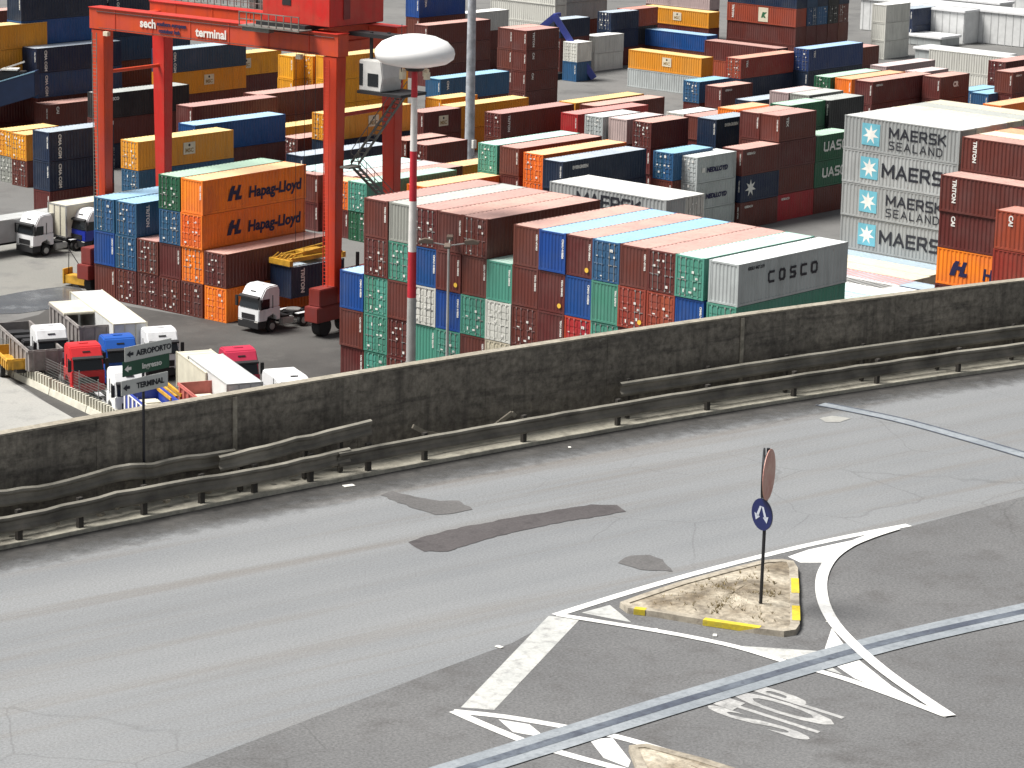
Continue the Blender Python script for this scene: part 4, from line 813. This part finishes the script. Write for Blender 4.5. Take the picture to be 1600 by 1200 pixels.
# grey mast
mx,my=D['mast'][:2]
gm=empty('floodlight_mast','tall plain grey mast rising out of the top edge','mast',(mx,my,0))
m=MB(); m.cyl((0,0,0),(0,0,34),.55,20,.36); link('pole',m.mesh('pole'),plain('mast_grey_paint',(.40,.43,.47),.5,var=.3),gm)
m=MB(); m.box(-.9,.9,-.9,.9,0,.9); link('footing',m.mesh('footing',bevel=.05),CONCT,gm)
m=MB(); m.cyl((0,0,33.2),(0,0,33.9),1.8,16); link('head_frame',m.mesh('head_frame'),GALV,gm)
m=MB(); m.box(.5,.8,-.25,.25,2.2,3.1); link('cabinet',m.mesh('cabinet',bevel=.02),TXW,gm)
# small yard lamp
yx,yy_=D['ylamp'][:2]
yl=empty('yard_lamp','slim lamp post with four lamp heads in front of the near block','lamp post',(yx,yy_,0))
m=MB(); m.cyl((0,0,0),(0,0,12.4),.13,10,.08); link('pole',m.mesh('pole'),BG,yl)
LM=plain('lamp_head_brown',(.13,.10,.08),.5)
for a in (40,130,220,310):
    m=MB(); m.beam((0,0,12.3),(1.3,0,12.5),.07); link('arm',m.mesh('arm'),BG,yl,rot=(0,0,R(a)))
    m=MB(); m.prof([(1.1,12.4),(2.1,12.45),(2.15,12.6),(1.7,12.78),(1.1,12.7)],-.22,.22); link('lamp_head',m.mesh('lamp_head',bevel=.03),LM,yl,rot=(0,0,R(a)))
# ------------------------------------------------------------ red gantry crane
RED=paint('crane_red',(.58,.042,.014),rough=.45,dirt=.5,rust=True,var=.02); REDD=paint('crane_dark_red',(.20,.014,.012),rough=.5,dirt=.4,rust=False,var=.02)
GRT=plain('grey_grating',(.20,.20,.18),.6,.3,var=.3)
cx,cy=D['crane'][:2]
cr=empty('gantry_crane','huge red rubber tyred gantry crane straddling container stacks at the left','gantry crane',(cx,cy,0),D['crane_rz'])
SP=D['span']; WB=D['wb']; HT=23.9
# local: origin at front right leg; legs at x=0 and x=-SP, y=0 and y=WB
for x in (0,-SP):
    for y in (0,WB):
        m=MB(); tw=.72; bw=.48
        vs=[];
        for z,wd in ((2.2,bw),(HT-1.8,tw)): vs+=[(x-wd,y-wd*.8,z),(x+wd,y-wd*.8,z),(x+wd,y+wd*.8,z),(x-wd,y+wd*.8,z)]
        m.add(vs,[(0,1,2,3),(7,6,5,4),(0,4,5,1),(1,5,6,2),(2,6,7,3),(3,7,4,0)]); link('leg',m.mesh('leg',bevel=.04),RED,cr)
        b=MB(); s_=-1 if y==0 else 1; b.box(x-.7,x+.7,y-2.1+s_*.6,y+2.1+s_*.6,1.25,2.5); b.box(x-.6,x+.6,y-1.1+s_*1.2,y+1.1+s_*1.2,2.5,3.9); bo=link('wheel_bogie',b.mesh('wheel_bogie',bevel=.06),REDD,cr)
        for dy in (-1.4,1.4):
            wh=MB(); wh.cyl((x-.42,y+dy,.78),(x+.42,y+dy,.78),.78,20); link('wheel',wh.mesh('wheel',bevel=.05),RUBBER,bo)
for y in (0,WB):
    m=MB(); m.box(-SP-.9,.9,y-.62,y+.62,HT-1.75,HT); link('main_girder',m.mesh('main_girder',bevel=.03),RED,cr)
    m=MB(); m.box(-SP-.9,.9,y-.72,y+.72,HT,HT+.06); link('girder_flange',m.mesh('girder_flange'),RED,cr)
    for k in range(6):
        st=MB(); xx=-SP+SP*(k+.5)/6; st.box(xx-.05,xx+.05,y-.66,y-.61,HT-1.7,HT-.02); link('stiffener',st.mesh('stiffener'),RED,cr)
for x in (0,-SP):
    m=MB(); m.box(x-.5,x+.5,WB*0+.5,WB-.5,2.3,3.1); link('sill_beam',m.mesh('sill_beam',bevel=.03),RED,cr)
    m=MB(); m.box(x-.35,x+.35,.5,WB-.5,HT-1.5,HT-.7); link('end_tie',m.mesh('end_tie'),RED,cr)
m=MB(); m.cyl((-SP,.4,HT-5.4),(-SP,WB-.4,HT-5.4),.16,8); link('cross_brace',m.mesh('cross_brace'),RED,cr)
m=MB(); m.cyl((0,.4,HT-6.5),(0,WB-.4,HT-6.5),.16,8); link('cross_brace',m.mesh('cross_brace'),RED,cr)
# walkway on the rear girder with rail
m=MB(); m.box(-SP,-6.5,WB+.7,WB+1.9,HT+.0,HT+.08); wk=link('walkway',m.mesh('walkway'),GRT,cr)
m=MB()
for k in range(26):
    xx=-SP+ (SP-6.5)*k/25; m.box(xx-.03,xx+.03,WB+.72,WB+.78,HT,HT+1.1); m.box(xx-.03,xx+.03,WB+1.84,WB+1.9,HT,HT+1.1)
for zz in (.55,1.1):
    m.box(-SP,-6.5,WB+.72,WB+.78,HT+zz-.03,HT+zz+.03); m.box(-SP,-6.5,WB+1.84,WB+1.9,HT+zz-.03,HT+zz+.03)
link('handrail',m.mesh('handrail'),GRT,wk)
# electrical rooms on girder line (grey-green cabinets seen on walkway)
m=MB()
for k in range(9): m.box(-SP+9+k*1.0,-SP+9.8+k*1.0,WB+.95,WB+1.7,HT+.08,HT+1.2+.5*(k%3==0))
link('cable_cabinet',m.mesh('cable_cabinet',bevel=.03),plain('cabinet_grey_green',(.16,.20,.19),.5,var=.4),cr)
# trolley with machinery house
tx=-4.6
m=MB(); m.box(tx-2.6,tx+2.6,-1.2,WB+1.2,HT+.12,HT+.5); tr=link('trolley_frame',m.mesh('trolley_frame',bevel=.04),DARK,cr)
m=MB(); m.box(tx-2.4,tx+4.6,-.6,WB-1.2,HT+.5,HT+3.6); mh=link('machinery_house',m.mesh('machinery_house',bevel=.05),RED,cr)
m=MB(); m.box(tx+4.62,tx+4.66,1.0,1.8,HT+1.0,HT+2.6); link('door',m.mesh('door'),REDD,mh)
m=MB(); m.box(tx-.3,tx+.6,-.64,-.61,HT+1.9,HT+2.6); link('vent',m.mesh('vent'),DARK,mh)
m=MB(); m.box(tx-3.4,tx+2.9,-2.3,-.75,HT+.1,HT+.2); pf=link('platform',m.mesh('platform'),GRT,cr)
m=MB()
for k in range(9): xx=tx-3.35+6.2*k/8; m.box(xx-.035,xx+.035,-2.3,-2.23,HT+.2,HT+1.25)
for zz in (.7,1.25): m.box(tx-3.4,tx+2.9,-2.3,-2.23,HT+zz-.035,HT+zz+.035)
link('handrail',m.mesh('handrail'),GRT,pf)
m=MB(); m.box(tx-3.2,tx-.4,-2.1,-1.5,HT-.25,HT+.1); link('toe_beam',m.mesh('toe_beam'),GRT,pf)
# operator cabin hanging under trolley
kx=3.0; ky=1.6
m=MB(); m.prof([(kx-1.1,HT-4.3),(kx+1.1,HT-4.3),(kx+1.3,HT-3.2),(kx+1.1,HT-1.9),(kx-1.1,HT-1.9)],ky-.9,ky+1.6); cb=link('operator_cabin',m.mesh('operator_cabin',bevel=.07),plain('cabin_off_white',(.60,.60,.58),.45),cr)
m=MB(); m.box(kx-.2,kx+.85,ky-.93,ky-.9,HT-3.9,HT-2.9); m.box(kx-1.05,kx-.7,ky-.93,ky-.9,HT-3.9,HT-2.2); link('window',m.mesh('window'),GLASS,cb)
m=MB(); m.box(kx+1.12,kx+1.17,ky-.4,ky+1.2,HT-3.7,HT-2.4); link('window',m.mesh('window'),GLASS,cb)
m=MB(); m.beam((kx-.6,ky,HT-1.9),(kx-.6,ky,HT+.2),.2); m.beam((kx+.5,ky+.8,HT-1.9),(kx+.5,ky+.8,HT+.2),.2); m.box(kx-2.6,kx+1.5,ky-.4,ky+1.2,HT-.2,HT+.1); m.box(kx-1.2,kx+3.2,ky-1,ky+2.2,HT-4.55,HT-4.32); link('hanger',m.mesh('hanger'),DARK,cb)
# zigzag stairs on the right side
ST=MB()
def flight(p,q):
    p=Vector(p);q=Vector(q)
    for dx in (0,.75):
        d=Vector((dx,0,0)); ST.beam(p+d,q+d,.06,.22); ST.beam(p+d+Vector((0,0,1)),q+d+Vector((0,0,1)),.05); 
        for k in range(7): a=p.lerp(q,k/6)+d; ST.beam(a,a+Vector((0,0,1)),.035)
    n=16
    for k in range(n): a=p.lerp(q,(k+.5)/n); ST.box(a.x,a.x+.75,a.y-.13,a.y+.13,a.z-.02,a.z+.02)
flight((1.0,WB-.3,HT-5.2),(1.0,.9,HT-10.2)); flight((1.0,.9,HT-10.4),(1.0,WB-.3,HT-15.2)); flight((1.0,WB-.3,HT-15.4),(1.0,1.4,3.2))
ST.box(.95,1.9,WB-1.2,WB+.9,HT-5.35,HT-5.2); ST.box(.95,1.9,-.4,1.1,HT-10.45,HT-10.3); ST.box(.95,1.9,WB-1.2,WB+.9,HT-15.45,HT-15.3)
link('staircase',ST.mesh('staircase'),GRT,cr)
m=MB(); m.box(.9,3.3,-.2,4.2,3.0,5.4); gp=link('generator_housing',m.mesh('generator_housing',bevel=.08),REDD,cr)
m=MB()
for k in range(4): m.box(3.3,3.33,.2+k*.95,.95+k*.95,3.5,4.9)
link('vent',m.mesh('vent'),DARK,gp)
m=MB(); m.cyl((1.5,1.2,5.4),(1.5,1.2,6.6),.15,10); link('exhaust',m.mesh('exhaust'),DARK,gp)
for lx_ in (-SP,0):
    m=MB()
    for s_ in (-.25,.25): m.box(lx_+s_-.025,lx_+s_+.025,-.98,-.93,3.5,HT-2)
    for k in range(60): m.box(lx_-.25,lx_+.25,-.97,-.94,3.6+k*.3,3.63+k*.3)
    link('ladder',m.mesh('ladder'),GRT if lx_ else RED,cr)
m=MB(); m.cyl((-SP,-.68,HT-.25),(.5,-.68,HT-.25),.035,6); m.cyl((-SP+.3,-.72,HT-1.6),(-1,-.72,HT-1.6),.03,6); link('conduit',m.mesh('conduit'),DARK,cr)
# lettering on girder
for s,x,z,sz,mt in (('sech',-SP+5.0,HT-1.12,1.0,TXW),('southern european',-SP+6.9,HT-.85,.42,TXN),('container hub',-SP+7.1,HT-1.4,.42,TXN),('terminal',-SP+11.2,HT-1.35,1.0,TXW)):
    o=link('lettering',text_mesh(s,sz,.03),mt,cr); o.matrix_basis=Matrix.Translation((x,-.70,z))@Matrix.Rotation(R(90),4,'X')
for xx in (-SP+1.2,-3.0):
    m=MB(); m.box(xx-.25,xx+.25,-.9,-.55,HT-2.2,HT-1.85); link('floodlight',m.mesh('floodlight'),PLATE,cr)
# ------------------------------------------------------------ container hoisted by the crane
ex,ey,ez=D['held']
e=empty('shipping_container','dark blue short container hanging under the crane from a yellow spreader','shipping container',(ex,ey,ez),D['rsz2'],GRP)
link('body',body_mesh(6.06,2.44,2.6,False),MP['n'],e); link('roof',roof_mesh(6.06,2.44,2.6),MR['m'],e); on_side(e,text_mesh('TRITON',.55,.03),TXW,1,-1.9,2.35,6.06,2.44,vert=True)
SPY=plain('spreader_yellow',(.55,.30,.03),.55,var=.35)
s=empty('spreader','yellow lifting spreader clamped on top of the raised blue container','spreader',(ex,ey,ez+2.62),D['rsz2'])
m=MB(); m.box(-.9,-.6,-3,3,.25,.6); m.box(.6,.9,-3,3,.25,.6); m.box(-.55,.55,-1.0,1.4,.3,.95); link('frame',m.mesh('frame',bevel=.03),SPY,s)
for sy in (-1,1):
    m=MB(); m.box(-1.22,1.22,sy*3-.2,sy*3+.2,.05,.5)
    for k in range(6): m.beam((-1+.4*k,sy*3,.5),(-.8+.4*k,sy*3-sy*.5,.9),.07)
    link('end_beam',m.mesh('end_beam'),SPY,s)
m=MB(); m.beam((-.5,-2.4,.75),(-.5,2.2,1.05),.14); m.beam((.5,-2.4,.75),(.5,2.2,1.05),.14); link('hose_tray',m.mesh('hose_tray'),SPY,s)
for a_,b_ in ((-.5,-.9),(.5,-.9),(-.5,1.3),(.5,1.3)):
    m=MB(); m.cyl((a_,b_,.9),(a_,b_,HT-ez-2.6),.022,5); link('hoist_cable',m.mesh('hoist_cable'),DARK,s)
# ------------------------------------------------------------ trucks
def pmat(c,nm): return plain(nm,c,.32,var=.06)
VC=dict(white=WHITE,red=pmat((.58,.03,.035),'red_truck_paint'),pink=pmat((.50,.035,.08),'crimson_truck_paint'),blue=pmat((.02,.10,.42),'blue_truck_paint'),dblue=pmat((.015,.03,.30),'deep_blue_truck_paint'))
def wheels(e,xs,y=1.08,r=.5,w_=.32):
    for x in xs:
        for s in (-1,1):
            m=MB(); m.cyl((x,s*y-s*w_/2,r),(x,s*y+s*w_/2,r),r,18); wl=link('wheel',m.mesh('wheel',bevel=.03),RUBBER,e)
            m=MB(); m.cyl((x,s*y+s*(w_/2-.01),r),(x,s*y+s*(w_/2+.02),r),r*.55,12); link('rim',m.mesh('rim'),GALV,wl)
def truck(x,y,rz,body,label,lower=None,chassis=True,roof='high',sleeper=2.3,z=0):
    e=empty('truck',label,'truck',(x,y,z),rz,'trucks in the terminal yard'); B_=VC[body]; L_=VC[lower] if lower else B_
    top=3.75 if roof=='high' else 3.15; k=sleeper
    m=MB(); m.prof([(-.02,2.0),(-.28,2.95),(-.75,top-.12),(-1.2,top),(-k+.25,top),(-k,top-.35),(-k,2.0)],-1.18,1.18); cab=link('cab',m.mesh('cab',bevel=.09,smooth=False),B_,e)
    m=MB(); m.prof([(.06,1.0),(.03,2.0),(-k,2.0),(-k,.95),(-1.9,.95),(-1.85,1.25),(-1.5,1.45),(-.95,1.3),(-.85,1.0)],-1.22,1.22); link('lower_cab',m.mesh('lower_cab',bevel=.05),L_,e)
    m=MB(); m.add([(.03,-1.08,2.02),(.03,1.08,2.02),(-.235,1.04,2.86),(-.235,-1.04,2.86)],[(0,1,2,3)]); m.v=[(a+.03,b,c) for a,b,c in m.v]
    link('windscreen',m.mesh('windscreen',fix=False),GLASS,e)
    m=MB(); m.prof([(-.18,2.86),(.08,2.80),(.08,2.92),(-.2,3.02)],-1.12,1.12); link('sun_visor',m.mesh('sun_visor'),DARK,e)
    for s in (-1,1):
        m=MB(); yy=s*1.245 if False else s*1.195; a,b=sorted((yy,yy+s*.012)); m.prof([(-.18,1.75),(-.38,2.75),(-1.15,2.75),(-1.15,2.0),(-.7,1.9),(-.35,1.7)],a,b); link('side_window',m.mesh('side_window'),GLASS,e)
        m=MB(); m.box(-.05,.1,*sorted((s*1.25,s*1.5)),2.0,2.85); link('mirror',m.mesh('mirror',bevel=.02),DARK,e)
        m=MB(); m.box(.02,.09,*sorted((s*.72,s*1.12)),.78,.98); link('headlight',m.mesh('headlight'),TXW,e)
        m=MB(); m.box(-1.52,-1.46,*sorted((s*1.19,s*1.215)),1.2,3.0); link('door_seam',m.mesh('door_seam'),DARK,e)
    m=MB(); m.prof([(.1,.38),(.1,1.0),(-.8,1.0),(-.8,.5)],-1.22,1.22); link('bumper',m.mesh('bumper',bevel=.06),L_ if body!='white' else DARK,e)
    m=MB(); m.box(.05,.085,-.75,.75,1.1,1.55); 
    for q in range(3): m.box(.08,.1,-.75,.75,1.14+q*.16,1.2+q*.16)
    link('grille',m.mesh('grille'),DARK,e)
    m=MB(); m.box(.0,.03,-.28,.28,0,.1); o=link('roof_badge',m.mesh('roof_badge'),DARK,e,loc=(-.48,0,3.25),rot=(0,R(-28),0))
    m=MB(); m.box(-1.7,-1.2,-.35,.35,top,top+.05); link('roof_hatch',m.mesh('roof_hatch',bevel=.02),B_,e)
    if chassis:
        m=MB(); m.box(-6.4,-.3,-.5,-.38,.75,1.0); m.box(-6.4,-.3,.38,.5,.75,1.0); m.box(-3.4,-2.6,-1.1,1.1,.6,1.15); m.box(-5.6,-4.3,-.6,.6,1.0,1.2); m.box(-6.4,-6.3,-1.1,1.1,.7,.95); link('chassis',m.mesh('chassis'),DARK,e)
        m=MB(); m.cyl((-4.9,0,1.15),(-4.9,0,1.28),.6,20); link('fifth_wheel',m.mesh('fifth_wheel'),GALV,e)
        for s in (-1,1):
            m=MB(); m.box(-5.5,-4.3,*sorted((s*.8,s*1.22)),1.06,1.1); link('mudguard',m.mesh('mudguard'),B_ if body=='white' else DARK,e)
            m=MB(); m.box(-3.9,-2.5,*sorted((s*.75,s*1.2)),.45,1.0); link('fuel_tank',m.mesh('fuel_tank',bevel=.08),GALV,e)
        wheels(e,(-1.38,-4.9))
    else: wheels(e,(-1.38,))
    return e
def box_trailer(x,y,rz,mat,label,L=12.5,h=4.0,z0=1.15,roofmat=None,cat='trailer',name='box_trailer'):
    e=empty(name,label,cat,(x,y,0),rz)
    m=MB(); m.box(-L,0,-1.24,1.24,z0,h); b=link('body',m.mesh('body',bevel=.03),mat,e)
    m=MB()
    for a in (-1.25,1.25):
        for q in (0,-L): m.box(q-.06,q+.06,a-.06,a+.06,z0,h+.03)
    m.box(-L,0,-1.27,-1.2,h-.06,h+.03); m.box(-L,0,1.2,1.27,h-.06,h+.03); m.box(-.05,.03,-1.24,1.24,h-.08,h+.03); m.box(-.05,.04,-1.24,1.24,z0,z0+.15); m.box(.0,.05,-.45,-.38,z0,h); m.box(.0,.05,.38,.45,z0,h); link('frame',m.mesh('frame'),GALV if roofmat is None else roofmat,b)
    m=MB()
    for k in range(9): q=-L*(k+.5)/9; m.box(q-.03,q+.03,-1.2,1.2,h,h+.015)
    link('roof_seam',m.mesh('roof_seam'),mat,b)
    m=MB(); m.box(-L,-.6,-.5,.5,.8,z0); m.box(-2.6,-2.4,-1.0,-.9,.0,z0); m.box(-2.6,-2.4,.9,1.0,.0,z0); link('chassis',m.mesh('chassis'),DARK,e)
    wheels(e,(-L+1.2,-L+2.5,-L+3.8)); return e
def open_trailer(x,y,rz,mat,label,L=8,h=2.9,z0=1.1,rib=None,load=None,cover=None,ribn=8):
    e=empty('open_trailer',label,'trailer',(x,y,0),rz)
    m=MB(); t=.07; m.box(-L,0,-1.25,-1.25+t,z0,h); m.box(-L,0,1.25-t,1.25,z0,h); m.box(-t,0,-1.25+t,1.25-t,z0,h); m.box(-L,-L+t,-1.25+t,1.25-t,z0,h); m.box(-L,0,-1.2,1.2,z0,z0+.08); m.box(-L-.02,.02,-1.32,-1.2,h-.1,h+.02); m.box(-L-.02,.02,1.2,1.32,h-.1,h+.02)
    b=link('body',m.mesh('body'),mat,e)
    m=MB()
    for k in range(ribn):
        q=-L+L*(k+.5)/ribn
        for s in (-1,1): m.box(q-.14,q+.14,*sorted((s*1.25,s*1.34)),z0,h-.1)
    for q in (-.9,0,.9): m.box(0,.06,q-.06,q+.06,z0,h)
    for s in (-1,1): m.box(-L,.05,*sorted((s*1.25,s*1.35)),h-.17,h-.09)
    m.box(.0,.055,-1.3,1.3,h-.16,h-.1); link('rib',m.mesh('rib'),rib or mat,b)
    if load:
        rr=random.Random(L); m=MB()
        for k in range(9):
            q=-L+.8+(L-1.8)*k/8; m.box(q-.5,q+.5,-1.0+rr.uniform(0,.5),.6+rr.uniform(0,.4),z0+.1,h-.5+rr.uniform(-.4,.25))
        tag(link('cargo',m.mesh('cargo',bevel=.08),load,loc=(x,y,0),rot=(0,0,R(rz))),'load heaped inside the %s'%label.split(' with')[0][:40],'cargo')
    if cover:
        m=MB(); m.box(-L*.98,-L*.45,-1.3,1.3,h+.03,h+.1); m.cyl((-L*.45,-1.4,h+.12),(-L*.45,1.4,h+.12),.12,10); link('tarpaulin',m.mesh('tarpaulin'),cover,e)
    m=MB(); m.box(-L,-.3,-.5,.5,.75,z0); link('chassis',m.mesh('chassis'),DARK,e)
    wheels(e,(-L+1.0,-L+2.3)); return e
for a in D['trucks']: truck(*a[:5],**a[5])
TP=plain('trailer_white_panel',(.62,.63,.63),.5,var=.08); TC=plain('cream_canvas',(.60,.57,.46),.7); TG=plain('grey_canvas',(.40,.41,.41),.7); TRD=plain('faded_red_steel',(.44,.12,.10),.6,var=.2); TBL=plain('blue_steel',(.02,.05,.33),.5); TST=plain('dusty_grey_steel',(.25,.23,.22),.6,var=.3)
for k,a,kw in D['trailers']:
    mt=dict(DARK=DARK,SPY=SPY,TP=TP,TC=TC,TG=TG,TRD=TRD,TBL=TBL,TST=TST,TXW=TXW)
    kw={q:(mt[v] if isinstance(v,str) and v in mt else v) for q,v in kw.items()}; a=[mt[v] if isinstance(v,str) and v in mt else v for v in a]
    (box_trailer if k=='box' else open_trailer)(*a,**kw)
# loose long yellow beams beside the red trailer
for i,(x,y,z,rz) in enumerate(D['beams']):
    m=MB(); m.beam((0,0,0),(-6,0,.0),.16,.22); tag(link('steel_beam',m.mesh('steel_beam'),SPY,loc=(x,y,z),rot=(0,0,R(rz))),'yellow steel beam carried above the blue ribbed trailer','beam','yellow beams on the blue trailer')
# ------------------------------------------------------------ concrete barriers and wire fence
BAR=plain('barrier_concrete',(.52,.50,.42),.85,var=.15); 
bx,by,brz=D['barrier']
proto=None; WIRE=plain('fence_wire',(.25,.26,.25),.6,.3)
ordn=['farthest','second farthest','middle','second nearest','nearest']
for i in range(5):
    e=empty('concrete_barrier','%s pale comb topped concrete barrier along the access road'%ordn[i],'barrier',(bx+math.cos(R(brz))*6.05*i,by+math.sin(R(brz))*6.05*i,0),brz,'comb topped barriers along the access road')
    if not proto:
        m=MB()
        m.add([(x,y,z) for x in (0,5.95) for y,z in ((-.32,0),(.32,0),(.2,.45),(-.2,.45))],[(0,1,2,3),(7,6,5,4),(0,4,5,1),(1,5,6,2),(2,6,7,3),(3,7,4,0)]); pb=m.mesh('barrier_base')
        m=MB()
        for k in range(13): q=.2+k*.45; m.box(q,q+.2,-.14,.14,.45,1.15)
        pt=m.mesh('barrier_teeth'); proto=True
    link('barrier_base',pb,BAR,e); link('barrier_teeth',pt,BAR,e)
    f=empty('wire_fence','%s wire mesh fence panel behind the comb topped barriers'%ordn[i],'fence',(bx+math.cos(R(brz))*6.05*i-math.sin(R(brz))*.7,by+math.sin(R(brz))*6.05*i+math.cos(R(brz))*.7,0),brz,'wire fence panels behind the barriers')
    m=MB()
    for k in range(31): m.box(k*.2-.008,k*.2+.008,-.008,.008,.1,2.1)
    for k in range(11): m.box(0,6,-.007,.007,.1+k*.2-.007,.1+k*.2+.007)
    link('wire_mesh',m.mesh('wire_mesh'),WIRE,f)
    for q_ in (0,3): m=MB(); m.cyl((q_,0,0),(q_,0,2.3),.04,8); link('fence_post',m.mesh('fence_post'),WIRE,f)
# ------------------------------------------------------------ far right van, storage ramp, navy boom at left, misc
vx,vy=D['van'][:2]
v=empty('van','small white van with a blue roof bar far away at the upper right','van',(vx,vy,0),0)
m=MB(); m.prof([(0,.5),(0,1.3),(-.7,1.45),(-1.5,2.3),(-5.4,2.35),(-5.5,.5)],-1,1); link('body',m.mesh('body',bevel=.08),WHITE,v)
m=MB(); m.box(-5.0,-1.7,-1.02,-1.0,1.5,2.1); link('side_window',m.mesh('side_window'),VC['dblue'],v)
m=MB(); m.add([(-.72,-.9,1.5),(-.72,.9,1.5),(-1.47,.85,2.26),(-1.47,-.85,2.26)],[(0,1,2,3)]); m.v=[(a+.03,b,c+.03) for a,b,c in m.v]; link('windscreen',m.mesh('windscreen',fix=False),GLASS,v)
for x in (-1.1,-4.5):
    for s_ in (-1,1): m=MB(); m.cyl((x,s_*.8,.35),(x,s_*1.02,.35),.35,14); link('wheel',m.mesh('wheel'),RUBBER,v)
T_=Vector(D['ramp_top']); B_=Vector(D['ramp_bot'])
e=empty('loading_ramp','violet blue steel boom with an A-shaped head leaning beside the brown stack','ramp',tuple(B_),0)
VIO=plain('violet_blue_paint',(.05,.07,.32),.5); T_-=B_
m=MB(); m.beam((0,0,.3),T_,.6,.8); link('boom',m.mesh('boom'),VIO,e)
m=MB(); q_=Vector((-2.6,-1.6,-2.6)); m.beam(T_,T_+q_,.35,.5); m.beam(T_+Vector((-.2,1.2,0)),T_+q_+Vector((-.2,1.2,0)),.35,.5); m.beam(T_,T_+Vector((-.2,1.4,0)),.35,.5); m.beam(T_+q_,T_+q_+Vector((-.2,1.4,0)),.3); link('head_frame',m.mesh('head_frame'),VIO,e)
m=MB(); m.cyl((T_.x-.3,T_.y+.6,0),(T_.x-.3,T_.y+.6,T_.z),.2,8); m.box(T_.x-1.5,T_.x+.9,T_.y-.6,T_.y+1.8,0,.8); link('base',m.mesh('base'),DARK,e)
# navy boom of a machine at the left edge
x,y=D['boom'][:2]
e=empty('mobile_crane','dark machine at the left edge with a long navy inclined housing','mobile crane',(x,y,0),0)
NV=plain('navy_machine_paint',(.012,.03,.085),.45)
m=MB(); m.prof([(-14,1.9),(-14,4.6),(0,9.0),(0,6.3)],-1.3,1.3); link('inclined_housing',m.mesh('inclined_housing',bevel=.05),NV,e,rot=(0,0,R(40)))
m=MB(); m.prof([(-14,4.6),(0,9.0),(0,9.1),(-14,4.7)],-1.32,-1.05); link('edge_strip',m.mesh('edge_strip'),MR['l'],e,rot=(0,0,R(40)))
m=MB(); m.cyl((-5,-.5,8.0),(-5,.8,8.0),1.3,20); m.box(-4.6,-1.2,-.7,.7,7.6,8.9); m.box(-9,-5.8,-.8,.8,6.6,8.6); link('winch',m.mesh('winch',bevel=.05),DARK,e,rot=(0,0,R(40)))
m=MB(); m.box(-3.8,-2.0,-.8,.8,9.0,9.15); m.beam((-4,-.6,9),(-1.2,-.6,10),.16); m.cyl((-6,0,9.2),(-5,0,10.2),.3,8); link('roof_plate',m.mesh('roof_plate'),TXW,e,rot=(0,0,R(40)))
m=MB(); m.box(-12,-2,-1.2,1.2,1.0,2.4); link('chassis',m.mesh('chassis'),DARK,e,rot=(0,0,R(40)))
for xx in (-11,-9.4,-4.5,-3):
    for s_ in (-1,1): m=MB(); m.cyl((xx,s_*1.0,.65),(xx,s_*1.5,.65),.65,16); link('wheel',m.mesh('wheel'),RUBBER,e,rot=(0,0,R(40)))
# yellow forklift mast and bollard near the left crane leg
x,y=D['forks'][:2]
e=empty('forklift_attachment','low yellow steel frame lying beside the left crane leg','attachment',(x,y,0),10)
m=MB(); m.box(-3.2,0,-.5,.5,.25,1.0); m.box(-3.2,-3.0,-.6,.6,.2,1.5); link('frame',m.mesh('frame',bevel=.04),SPY,e)
m=MB(); m.beam((-3,0,1),(-3,.1,3.4),.05); m.beam((-3,0,3.2),(-1,0,1),.05); link('sling',m.mesh('sling'),DARK,e)
# grey site wall blocks near yellow stack
for i,(x,y,s_) in enumerate(D['sheds']):
    e=empty('covered_stack',['long white sheeted stack far away at the upper right','white sheeted stack behind the yard van','low pale sheeted stack in front of the long one','small pale sheeted stack at the right edge','wide white sheeted stack at the top right corner','flat grey sheeted stack by the mid right','narrow white sheeted stack near the van'][i%7],'covered stack',(x,y,0),0)
    L,W_,h=s_; m=MB(); m.box(-L,0,0,W_,0,h); b=link('sheet_cover',m.mesh('sheet_cover',bevel=.12),TP if i%2==0 else MP['W'],e)
    m=MB()
    for k in range(int(L/1.3)): m.box(-L+.5+k*1.3,-L+.62+k*1.3,-.03,W_+.03,0,h+.03)
    link('strap',m.mesh('strap'),TG,b)
    m=MB(); m.box(-L-.2,.2,-.25,W_+.2,h-.25,h+.12); link('top_sheet',m.mesh('top_sheet',bevel=.06),WHITE,b)


for o_ in bpy.data.objects:
    if 'ci' in o_: del o_['ci']
